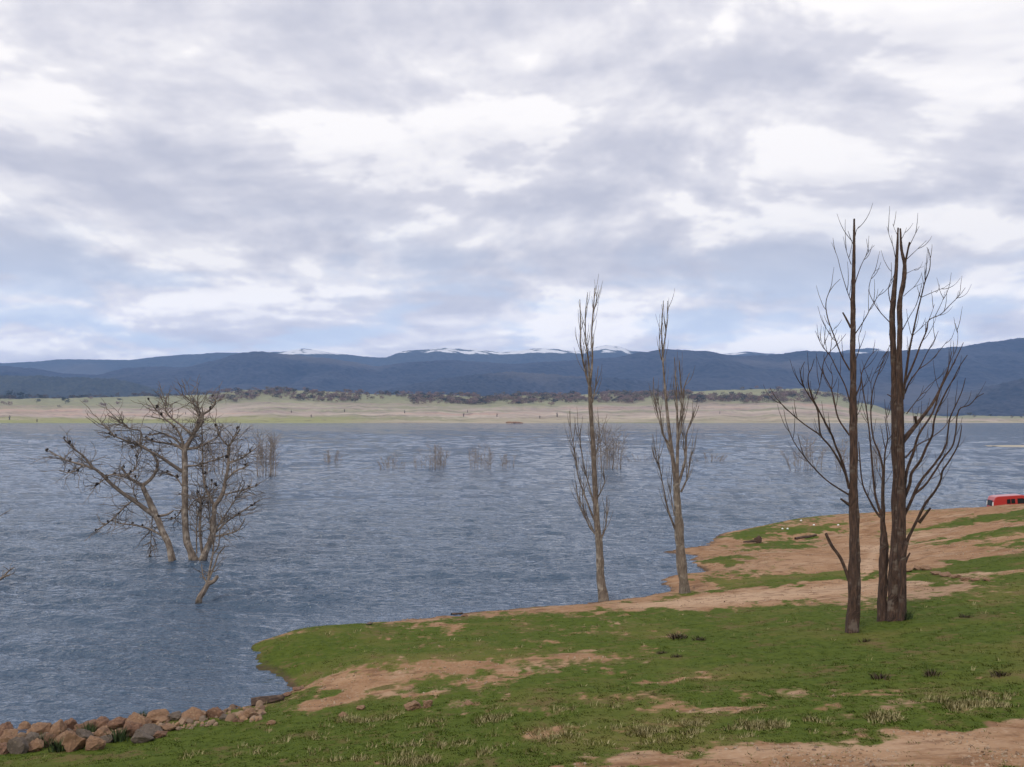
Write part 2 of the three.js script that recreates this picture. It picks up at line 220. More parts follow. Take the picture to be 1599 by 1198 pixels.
// ---------------------------------------------------------------- far shore and hills
const wX = (px, D) => (px - CX) / F * D, rise = (py, D) => EYE + (HORIZON - py) / F * D;
{
  const top = curve1([[-300, 620], [0, 622], [100, 622], [250, 619], [320, 617], [380, 610], [450, 609], [550, 614], [620, 616], [750, 619], [900, 616], [1000, 613], [1080, 611], [1150, 610], [1200, 607], [1250, 608], [1300, 613], [1350, 630], [1400, 643], [1460, 650], [1900, 652]]);
  const nx = 620, ny = 170;
  const shoreAt = (px) => 1450 + fbm(px * 0.011, 3, 4) * 22 - 70 * Math.exp(-(((px - 790) / 45) ** 2)) + sstep(1250, 1500, px) * 40;
  const point = (i, j) => {
    const px = -260 + i / (nx - 1) * 2120, v = j / (ny - 1), s = shoreAt(px), d = s - 12 + v * (3100 - s), t = clamp((d - s) / (2600 - s));
    const D = 2600, crest = Math.max(3, rise(top(px), D));
    let h = crest * (0.30 * t + 0.70 * Math.pow(t, 1.7)); if (d > D) h = crest * (1 - 0.5 * ((d - D) / 500) ** 2);
    h += (fbm(px * 0.02, d * 0.006, 4) * 3.2 + fbm(px * 0.09, d * 0.03, 3) * 0.9) * sstep(0, 0.12, t); if (d < s) h = -1;
    return [wX(px, d), Math.max(h, d < s ? -1 : 0.15), -d];
  };
  const g = gridGeometry(nx, ny, point, (i, j, p) => {
    const px = -260 + i / (nx - 1) * 2120, d = -p[2], s = shoreAt(px), q = d - s, n = fbm(p[0] * 0.006, d * 0.012, 4), n2 = fbm(p[0] * 0.03, d * 0.06, 3), n3 = fbm(p[0] * 0.0022 + 5, d * 0.009, 4);
    let c = mix3([0.33, 0.255, 0.21], [0.50, 0.41, 0.325], clamp(0.5 + n * 0.9 + n2 * 0.4));
    c = mix3(c, [0.26, 0.245, 0.145], sstep(0.0, 0.5, n3 + n2 * 0.5) * 0.9);
    c = mix3(c, [0.52, 0.34, 0.25], sstep(0.15, 0.6, n3 * -0.8 + n2 * 0.3) * 0.6 + (px < 130 ? 0.35 * sstep(300, 520, q) : 0));
    c = mix3(c, [0.60, 0.52, 0.40], sstep(0.45, 0.75, n2 + n * 0.5) * 0.7);
    const strip = (1 - sstep(170, 310, q + n * 90)) * (0.3 + 0.7 * (1 - sstep(480, 640, px)));
    c = mix3(c, [0.27, 0.28, 0.085], strip * 0.85);
    const upper = sstep(560, 860, q + n * 170); c = mix3(c, mix3([0.20, 0.21, 0.105], [0.29, 0.29, 0.15], clamp(0.5 + n2)), upper * 0.9);
    return mix3(c, [0.13, 0.10, 0.08], sstep(0.35, 0.7, n2 - n * 0.4) * 0.6);
  });
  structure('far_shore', g, new THREE.MeshStandardMaterial({ vertexColors: true, roughness: 1 }));
}
function hill(name, D, front, back, profile, cell, paint, rough, canopy) {
  const f = curve1(profile), px0 = profile[0][0], px1 = profile[profile.length - 1][0], X0 = wX(px0, D), X1 = wX(px1, D), nx = Math.ceil((X1 - X0) / cell), ny = Math.ceil((front + back) / (cell * 1.25));
  const g = gridGeometry(nx, ny, (i, j) => {
    const x = X0 + (X1 - X0) * i / (nx - 1), o = -front + (front + back) * j / (ny - 1), s = 1 - Math.abs(o) / (o < 0 ? front : back);
    const wob = fbm(x / front * 1.1 + D, o / front * 1.1, 3) * front * 0.16 * (1 - s), crest = Math.max(0, rise(f(CX + (x + wob) / D * F), D));
    const spur = fbm(x / front * 2.6, o / front * 1.4 + D * 0.01, 5), mid = 4 * s * (1 - s);
    const h = crest * (Math.pow(s, 0.9) * (2 - s) * 0.5 + s * s * (3 - 2 * s) * 0.5 ) * (1 - clamp(0.5 + spur * 0.7) * rough * mid * 0.8) + (fbm(x / cell / 2.3, o / cell / 2.3, 2)) * canopy * sstep(0, 0.1, s) + fbm(x / 260, o / 260, 3) * canopy * 0.9 * s * (1 - s * 0.6);
    return [x, s <= 0.001 ? -4 : h, -(D + o)];
  }, (i, j, p) => paint(p[0], p[1], -p[2]));
  return structure(name, g, new THREE.MeshStandardMaterial({ vertexColors: true, roughness: 1 }));
}
const forest = (a, b, c, s) => (x, h, d) => { const n = fbm(x / s, d / s, 4), n2 = fbm(x / s * 17, d / s * 17, 2), n3 = fbm(x / s / 3 + 9, d / s / 3, 3); return mix3(mix3(a, b, clamp(0.5 + n * 0.4 + n2 * 0.8)), c, sstep(0.2, 0.65, n3 + n * 0.2) * 0.7); };
const bush = forest([0.010, 0.016, 0.022], [0.052, 0.056, 0.070], [0.10, 0.092, 0.085], 420);
hill('snowy_range', 10600, 2400, 1600, [[-260, 575], [-100, 570], [0, 567], [50, 565], [100, 561], [200, 562], [260, 556], [300, 554], [350, 551], [390, 551], [440, 549], [475, 544], [490, 546], [520, 551], [580, 558], [602, 559], [640, 547], [700, 543], [740, 545], [782, 550], [805, 548], [840, 544], [870, 546], [893, 549], [920, 545], [945, 539], [962, 540], [990, 548], [1060, 556], [1130, 553], [1165, 549], [1200, 552], [1280, 556], [1335, 545], [1362, 543], [1395, 551], [1440, 549], [1470, 543], [1500, 551], [1700, 556], [1900, 560]], 20,
  (x, h, d) => { const n = fbm(x / 620 + 3, d / 420, 4), n2 = fbm(x / 150, d / 110, 3), px = x / d * F + CX, c = forest([0.03, 0.04, 0.04], [0.075, 0.08, 0.07], [0.12, 0.11, 0.09], 700)(x, h, d); return mix3(c, [0.95, 0.95, 0.95], sstep(0.0, 0.06, n * 0.4 + n2 * 0.45 + sstep(610, 660, h) * (0.15 + 0.85 * sstep(-3100, -2500, x)) * (1 - 0.25 * sstep(1400, 2200, x)) - 0.88)); }, 0.22, 4);
hill('forested_ridge', 7000, 2100, 1300, [[-260, 566], [-100, 568], [0, 571], [50, 575], [100, 583], [150, 585], [200, 574], [250, 572], [290, 574], [330, 564], [380, 550], [402, 548], [450, 553], [500, 558], [550, 565], [588, 572], [640, 565], [700, 562], [750, 565], [800, 568], [850, 565], [900, 562], [960, 558], [1000, 550], [1040, 545], [1100, 548], [1150, 556], [1200, 554], [1260, 547], [1340, 552], [1400, 548], [1450, 545], [1500, 541], [1550, 533], [1599, 527], [1700, 515], [1860, 522]], 15, bush, 0.6, 4);
hill('wooded_hill', 5000, 900, 700, [[-260, 580], [-100, 584], [0, 587], [60, 587], [85, 589], [130, 590], [170, 592], [205, 598], [240, 608], [265, 616], [310, 628], [340, 640]], 11, forest([0.022, 0.028, 0.022], [0.055, 0.06, 0.04], [0.10, 0.10, 0.065], 260), 0.35, 9);
hill('wooded_hill', 5400, 900, 700, [[560, 634], [590, 614], [620, 606], [660, 598], [700, 590], [750, 584], [800, 581], [840, 583], [900, 588], [950, 591], [1000, 594], [1040, 600], [1100, 607], [1160, 618], [1220, 634]], 11, bush, 0.35, 9);
hill('wooded_hill', 4600, 800, 700, [[1330, 652], [1400, 645], [1440, 636], [1480, 622], [1520, 611], [1560, 601], [1599, 593], [1680, 580], [1800, 575], [1900, 590]], 11, bush, 0.35, 9);

// ---------------------------------------------------------------- far trees
function crownGeometry(seed, count, w, h, size) {                             // leaf clumps spread through a crown 1 m tall, standing on the origin
  const r = rng(seed), pos = [], lobes = []; for (let i = 0; i < 6; i++) lobes.push([(r() - 0.5) * w, 0.35 * h + r() * 0.5 * h, (r() - 0.5) * w, 0.16 + r() * 0.16]);
  for (let i = 0; i < count; i++) {
    const L = lobes[Math.floor(r() * 6)], a = r() * 6.28, b = Math.acos(2 * r() - 1), q = L[3] * Math.cbrt(r()), c = [L[0] + Math.sin(b) * Math.cos(a) * q * 1.3, Math.max(0.05, L[1] + Math.cos(b) * q), L[2] + Math.sin(b) * Math.sin(a) * q * 1.3];
    for (let k = 0; k < 3; k++) pos.push(c[0] + (r() - 0.5) * size, c[1] + (r() - 0.5) * size, c[2] + (r() - 0.5) * size);
  }
  const g = new THREE.BufferGeometry(); g.setAttribute('position', new THREE.Float32BufferAttribute(pos, 3)); g.setAttribute('uv', new THREE.Float32BufferAttribute(new Float32Array(pos.length / 3 * 2), 2)); g.computeVertexNormals(); return g;
}
const farRay = new THREE.Raycaster(); const farShoreMesh = scene.getObjectByName('far_shore');
const shoreLookup = (() => { const p = farShoreMesh.geometry.attributes.position, nx = 620, ny = 170; return (px, d) => { const i = clamp(Math.round((px + 260) / 2120 * (nx - 1)), 0, nx - 1); let best = 0, bd = 1e9; for (let j = 0; j < ny; j++) { const k = j * nx + i, e = Math.abs(-p.getZ(k) - d); if (e < bd) { bd = e; best = k; } } return p.getY(best); }; })();
const leafMaterial = new THREE.MeshStandardMaterial({ color: 0xffffff, roughness: 1, side: THREE.DoubleSide });
{
  const r = rng(77), M = new THREE.Matrix4(), Q = new THREE.Quaternion(), Y = new THREE.Vector3(0, 1, 0), col = new THREE.Color();
  const belts = [[330, 560, 2230, 2600, 620, 0], [560, 640, 2420, 2600, 70, 0], [640, 900, 2220, 2580, 950, 0], [900, 1080, 2220, 2580, 760, 0], [1080, 1270, 2130, 2400, 600, 1], [1200, 1330, 2350, 2520, 90, 1], [-100, 330, 2560, 2950, 420, 2], [0, 1300, 2150, 2600, 150, 0], [1300, 1700, 2300, 2500, 60, 2]];
  const spots = [[], [], []];
  for (const [a, b, d0, d1, n, tone] of belts) for (let i = 0; i < n; i++) {
    const px = a + r() * (b - a), d = d0 + r() * (d1 - d0); if (fbm(px * 0.03, d * 0.01, 3) + fbm(px * 0.13, d * 0.02 + 9, 2) * 0.5 < -0.08) continue;
    spots[Math.floor(r() * 3)].push([px, d, 5.5 + r() * 8, tone, r()]);
  }
  spots.forEach((list, k) => {
    const mesh = finish(new THREE.InstancedMesh(crownGeometry(100 + k, 130, 0.75, 1, 0.2), leafMaterial, list.length));
    list.forEach(([px, d, s, tone, q], i) => {
      Q.setFromAxisAngle(Y, q * 40); M.compose(new THREE.Vector3(wX(px, d), shoreLookup(px, d) - 0.4, -d), Q, new THREE.Vector3(s * (1 + q * 0.5), s, s * (1 + q * 0.5))); mesh.setMatrixAt(i, M);
      const c = q < 0.6 ? [0.23, 0.16, 0.135] : q < 0.85 ? [0.15, 0.13, 0.09] : [0.06, 0.065, 0.055]; mesh.setColorAt(i, col.setRGB(...(tone === 2 ? mix3(c, [0.04, 0.05, 0.04], 0.6) : c)));
    });
    mesh.name = numbered('far_woodland'); mesh.userData.kind = 'stuff'; mesh.userData.label = ['brown scrub and bare trees massed behind the far shore', 'dense belt of small trees along the far rise', 'mixed low woodland beyond the tan far shore'][k]; mesh.userData.category = 'woodland'; scene.add(mesh);
  });
}
const farTrunk = new THREE.MeshStandardMaterial({ color: new THREE.Color(0.06, 0.05, 0.04), roughness: 1 });
[[102, 2350, 15, 'rounded dark tree alone on the pale far shore at the left'], [14, 2700, 24, 'tall dark tree on the left hill at the photo edge'], [29, 2700, 22, 'dark tree beside the tall one on the left hill'], [187, 2420, 8, 'low dark bush right of the rounded far shore tree'], [969, 2290, 14, 'dark green tree in the belt behind the near bare poplar'], [1137, 2210, 11, 'dark tree under the green paddock on the far rise'], [1340, 2400, 12, 'dark tree at the right end of the green paddock']].forEach(([px, d, s, label], k) => {
  const t = thing('far_tree', label, 'tree', new THREE.Vector3(wX(px, d), shoreLookup(px, d) - 0.3, -d), 'single trees on the far shore');
  part('trunk', new THREE.CylinderGeometry(0.012 * s, 0.025 * s, s * 0.5, 7).translate(0, s * 0.25, 0), farTrunk, t);
  const c = part('crown', crownGeometry(300 + k, 420, 0.8, 1, 0.14), new THREE.MeshStandardMaterial({ color: new THREE.Color(0.035, 0.045, 0.032), roughness: 1, side: THREE.DoubleSide }), t); c.scale.set(s * 1.15, s, s * 1.15);
});

// ---------------------------------------------------------------- dead trees
const barkTexture = (a, b, c, seed) => texture(512, (u, v) => { const s = tile(u, v, 22, 4, 4), p = tile((u + seed) % 1, v, 3, 5, 4), f = tile(u, v, 60, 18, 2); return mix3(mix3(a, b, clamp(0.5 + s * 1.1 + f * 0.4)), c, sstep(0.1, 0.6, p + s * 0.3) * 0.85); });
const barkBump = heightTexture(512, (u, v) => 0.5 + tile(u, v, 24, 4, 4) * 0.4 + tile(u, v, 60, 14, 2) * 0.15);
const bark = (a, b, c, seed) => new THREE.MeshStandardMaterial({ map: barkTexture(a, b, c, seed), bumpMap: barkBump, bumpScale: 0.07, roughness: 0.95, vertexColors: true });
const darkBark = bark([0.028, 0.016, 0.012], [0.10, 0.056, 0.038], [0.16, 0.125, 0.10], 0.1), greyBark = bark([0.10, 0.078, 0.06], [0.24, 0.195, 0.155], [0.33, 0.29, 0.245], 0.4), brownBark = bark([0.075, 0.056, 0.044], [0.19, 0.145, 0.115], [0.27, 0.23, 0.19], 0.7), willowBark = bark([0.10, 0.077, 0.06], [0.29, 0.23, 0.185], [0.40, 0.345, 0.29], 0.2);
function limb(pts, radii, sides, seed, knots = 0.08) {                        // a tapered, slightly uneven tube through the points
  const n = Math.max(3, Math.min(64, Math.round(pts.length * 3.5))), cv = new THREE.CatmullRomCurve3(pts, false, 'centripetal'), C = [], Rr = [];
  const rad = (t) => { const f = t * (radii.length - 1), i = Math.min(radii.length - 2, Math.floor(f)); return mix(radii[i], radii[i + 1], f - i); };
  for (let i = 0; i <= n; i++) { C.push(cv.getPoint(i / n)); Rr.push(rad(i / n)); }
  const pos = [], uv = [], col = [], idx = []; let N = new THREE.Vector3(1, 0.02, 0.1), T = new THREE.Vector3(), B = new THREE.Vector3(), len = 0;
  for (let i = 0; i <= n; i++) {
    T.copy(C[Math.min(n, i + 1)]).sub(C[Math.max(0, i - 1)]).normalize(); N.addScaledVector(T, -N.dot(T)); if (N.lengthSq() < 1e-4) N.set(0, 0, 1).addScaledVector(T, -T.z); N.normalize(); B.crossVectors(T, N);
    if (i) len += C[i].distanceTo(C[i - 1]);
    for (let k = 0; k <= sides; k++) {
      const a = k / sides * Math.PI * 2, kk = k % sides, q = Rr[i] * (1 + knots * (noise(kk * 1.7 + seed * 3.1, len / (Rr[i] * 5 + 0.05) + seed) + 0.6 * noise(kk * 0.9 - seed, len * 1.1)) * 1.6), ca = Math.cos(a) * q, sa = Math.sin(a) * q;
      pos.push(C[i].x + N.x * ca + B.x * sa, C[i].y + N.y * ca + B.y * sa, C[i].z + N.z * ca + B.z * sa); uv.push(k / sides * Math.max(0.25, Math.round(Rr[i] * 16) / 4), len / 1.6 + seed * 0.37); col.push(1, 1, 1);
    }
  }
  const s1 = sides + 1; for (let i = 0; i < n; i++) for (let k = 0; k < sides; k++) { const a = i * s1 + k, b = a + s1; idx.push(a, a + 1, b, b, a + 1, b + 1); }
  const tip = pos.length / 3, e = C[n].clone().addScaledVector(T, Rr[n] * 0.7); pos.push(e.x, e.y, e.z); uv.push(0, len); col.push(1, 1, 1); for (let k = 0; k < sides; k++) idx.push(n * s1 + k, n * s1 + k + 1, tip);
  const g = new THREE.BufferGeometry(); g.setAttribute('position', new THREE.Float32BufferAttribute(pos, 3)); g.setAttribute('uv', new THREE.Float32BufferAttribute(uv, 2)); g.setAttribute('color', new THREE.Float32BufferAttribute(col, 3)); g.setIndex(idx); g.computeVertexNormals(); return g;
}
function soak(g, baseY, top, amount) {                                        // bark below the splash line is soaked dark
  const p = g.attributes.position, c = g.attributes.color; for (let i = 0; i < p.count; i++) { const y = p.getY(i) + baseY, k = 1 - amount * (y < top + 0.12 * noise(p.getX(i) * 6, p.getZ(i) * 6 + y * 2) ? 1 : 0); c.setXYZ(i, k, k, k); } return g;
}
// A tree traced as stems in a window of the photograph [left, top, scale]; each stem gets its own lean towards or away from the eye.
function deadTree({ name = 'dead_tree', label, category = 'tree', group, d, frame, trunks, limbs, seed, barkTrunk, barkLimb, twigs = {}, water = false, lean = 0.5, slim = 1 }) {
  const r = rng(seed), [fx, fy, fs] = frame, pxm = d / F, P = (X, Y) => [fx + X / fs, fy + Y / fs];
  const b = P(...trunks[0].p[0]), base = at(b[0], b[1], d); if (!water) base.y = Math.min(base.y, level(base.x, d)) - 0.05; else base.y = -0.25;
  const t = thing(name, label, category, base, group), known = [], twigCfg = { hug: 0.75, n: 4, len: 0.8, r: 0.011, up: 0.6, curl: 0.2, sub: 1, ...twigs };
  function path(spec, isTrunk) {
    const pts2 = spec.p.map(([X, Y]) => P(X, Y)), out = []; let dz = spec.dz ?? 0, k = spec.k ?? (r() - 0.5) * 2 * lean;
    if (!isTrunk && known.length) { let m = 1e9, best = null; for (const q of known) { const e = (q[0] - pts2[0][0]) ** 2 + (q[1] - pts2[0][1]) ** 2; if (e < m) { m = e; best = q; } } dz = best[2]; if (m < 36) pts2[0] = [mix(pts2[0][0], best[0], 0.7), mix(pts2[0][1], best[1], 0.7)]; }
    let run = 0; pts2.forEach((q, i) => { if (i) { run = Math.hypot(q[0] - pts2[i - 1][0], q[1] - pts2[i - 1][1]) * pxm; dz += k * run; } const v = at(q[0], q[1], d + dz); out.push(v.sub(base)); known.push([q[0], q[1], dz]); if (i) known.push([(q[0] + pts2[i - 1][0]) / 2, (q[1] + pts2[i - 1][1]) / 2, dz - k * run / 2]); });
    if (isTrunk) { if (water) out[0].y = Math.min(out[0].y, -0.05); else out[0].y = Math.min(out[0].y, -0.1); }
    return out;
  }
  trunks.forEach((s, i) => { const pts = path(s, true), g = limb(pts, s.p.map((q, j) => q[2] / fs * pxm * 0.88 * (j ? 1 : 1.22)), 16, seed + i * 7, 0.2); part('trunk', soak(g, base.y, water ? 0.28 : -9, 0.72), barkTrunk, t); });
  const tw = (pts, g, R, n, L, rad, depth) => {
    for (let i = 0; i < n; i++) {
      const u = 0.12 + R() * 0.74, f = u * (pts.length - 1), k = Math.min(pts.length - 2, Math.floor(f)), s = pts[k].clone().lerp(pts[k + 1], f - k), dir = pts[k + 1].clone().sub(pts[k]).normalize();
      const side = new THREE.Vector3(R() - 0.5, (R() - 0.5) * 0.6, R() - 0.5).normalize(); dir.multiplyScalar(twigCfg.hug).add(side).normalize();
      const m = 5, q = [s.clone()], l = L * (0.45 + R() * 0.9) / m; for (let j = 0; j < m; j++) { s.addScaledVector(dir, l); q.push(s.clone()); dir.y += twigCfg.up * 0.22; dir.x += (R() - 0.5) * twigCfg.curl * 2; dir.z += (R() - 0.5) * twigCfg.curl * 2; dir.y += (R() - 0.5) * twigCfg.curl; dir.normalize(); }
      g.push(limb(q, [rad, rad * 0.75, rad * 0.4], 4, i + seed, 0)); if (depth > 0) tw(q, g, R, 2, L * 0.5, rad * 0.6, depth - 1);
    }
  };
  const tips = [];
  limbs.forEach((s, i) => {
    const pts = path(s, false), [r0, r1] = s.r, n = pts.length, radii = pts.map((_, j) => mix(r0, r1, Math.pow(j / (n - 1), 0.8)) / fs * pxm * (s.bare ? 1 : slim));
    const m = part('branch', limb(pts, radii, r0 / fs > 2.2 ? 9 : 6, seed + 50 + i, 0.1), s.bark ?? barkLimb, t, s.label);
    if (water) soak(m.geometry, base.y, 0.28, 0.72);
    tips.push(...pts.slice(-3)); if (pts.length > 4) tips.push(pts[pts.length - 4].clone().lerp(pts[pts.length - 3], 0.5), pts[pts.length - 2].clone().lerp(pts[pts.length - 1], 0.5));
    if (twigCfg.n > 0 && !s.bare) { const g = []; const L = pts.reduce((a, v, j) => a + (j ? v.distanceTo(pts[j - 1]) : 0), 0); tw(pts, g, rng(seed * 31 + i), Math.max(1, Math.round(twigCfg.n * Math.min(2, L / 3))), twigCfg.len, twigCfg.r, twigCfg.sub); if (g.length) part('twigs', mergeGeometries(g), s.bark ?? barkLimb, m).userData.kind = 'stuff'; }
  });
  return { t, tips, base };
}
const S = (r0, r1, ...p) => ({ r: [r0, r1], p });
const A = (list) => list;
// the single tall poplar on the right; the first window covers its head, the second its foot, so both are joined in photograph pixels
const wa = (X, Y) => [1180 + X / 3.327, 320 + Y / 3.327], wb = (X, Y) => [1250 + X / 3.743, 680 + Y / 3.743];
const UA = (r0, r1, ...p) => ({ r: [r0 / 3.3, r1 / 3.3], p: p.map((q) => wa(...q)) }), UB = (r0, r1, ...p) => ({ r: [r0 / 3.4, r1 / 3.4], p: p.map((q) => wb(...q)) });
const full = [0, 0, 1];
deadTree({
  label: 'tall single-trunk dead poplar with a broken low limb, left of the many-stemmed poplar', group: 'dead poplars on the shore', d: 37.6, frame: full, seed: 11, barkTrunk: darkBark, barkLimb: darkBark, lean: 0.55, slim: 0.82, twigs: { hug: 1.7, n: 4.2, len: 0.95, r: 0.013, up: 1.3, curl: 0.10, sub: 0 },
  trunks: [{ p: [[1331, 986, 10.5], [1332, 955, 10], [1333.5, 910, 9.6], [1334, 870, 8.6], [1334, 820, 8], [1332.5, 760, 7], [1333.5, 700, 7], [1332.5, 650, 6], [1332.5, 600, 5.2], [1332, 550, 4.8], [1332, 500, 4.2], [1332.5, 450, 3.6], [1333.5, 400, 2.7], [1334, 365, 2.1], [1334, 342, 1.5]], k: 0.02 }],
  limbs: [UA(3, 1, [490, 520], [470, 430], [440, 330], [425, 270], [395, 195]), UA(2.4, 1, [497, 310], [475, 250], [455, 165]), UA(2.4, 1.4, [503, 220], [492, 170], [480, 135]), UA(2.6, 1.2, [516, 170], [525, 130], [538, 112]), UA(3.2, 1.2, [520, 420], [535, 350], [560, 290], [590, 240], [617, 210]),
    UA(5.5, 1.2, [490, 860], [450, 790], [400, 660], [375, 590], [365, 520], [375, 470], [405, 420], [440, 385]), UA(1.6, 0.8, [400, 655], [420, 625]), { ...UA(6, 4, [495, 640], [470, 590], [453, 560]), bare: true }, UA(4, 1.3, [518, 680], [545, 630], [580, 570], [600, 530], [640, 470], [665, 437]), UA(3, 1, [522, 800], [540, 740], [535, 690], [555, 625]),
    UA(5, 1.2, [492, 1030], [465, 940], [420, 850], [385, 780], [350, 740], [325, 690], [310, 655]), UA(2.4, 1, [385, 775], [395, 700], [385, 640]), UA(2, 1, [350, 740], [375, 680], [385, 650]), UA(6, 1.4, [488, 1198], [430, 1110], [405, 1000], [390, 950], [355, 880], [350, 830], [380, 770], [430, 720], [470, 670]), UA(3, 1, [400, 1000], [395, 960], [400, 900], [390, 840], [412, 800]),
    { r: [2.6, 0.5], p: [wb(284, 310), wb(265, 230), wb(215, 130), wb(170, 60), wb(120, 0), wa(320, 1060), wa(270, 980), wa(240, 920), wa(235, 860), wa(255, 815)] }, { r: [2.6, 0.5], p: [wb(285, 290), wb(240, 140), wb(205, 60), wb(185, 0), wa(340, 1090), wa(300, 1010), wa(275, 940), wa(275, 880), wa(290, 850), wa(305, 800)] }, UA(2.4, 1, [310, 1030], [330, 950], [345, 880], [350, 850]),
    { r: [1.5, 0.4], p: [wb(120, 0), wa(240, 1130), wa(150, 1050), wa(100, 995), wa(75, 950)] }, { r: [1.9, 0.45], p: [wb(280, 345), wb(230, 315), wb(150, 260), wb(70, 180), wb(20, 120), [1240, 690], [1228, 660], [1224, 640]] },
    { ...UB(9, 8, [284, 850], [265, 790], [230, 710], [180, 640], [150, 575]), bare: true, label: 'thick broken limb low on the trunk' }, { ...UB(8, 5, [288, 408], [258, 387], [236, 371]), bare: true }, { ...UB(7, 3, [335, 790], [347, 740], [347, 708]), bare: true }, UA(5, 1.2, [522, 990], [545, 930], [550, 880], [570, 830], [600, 780], [632, 752]), UA(2.4, 1, [515, 1150], [530, 1060], [545, 960], [552, 900])],
});
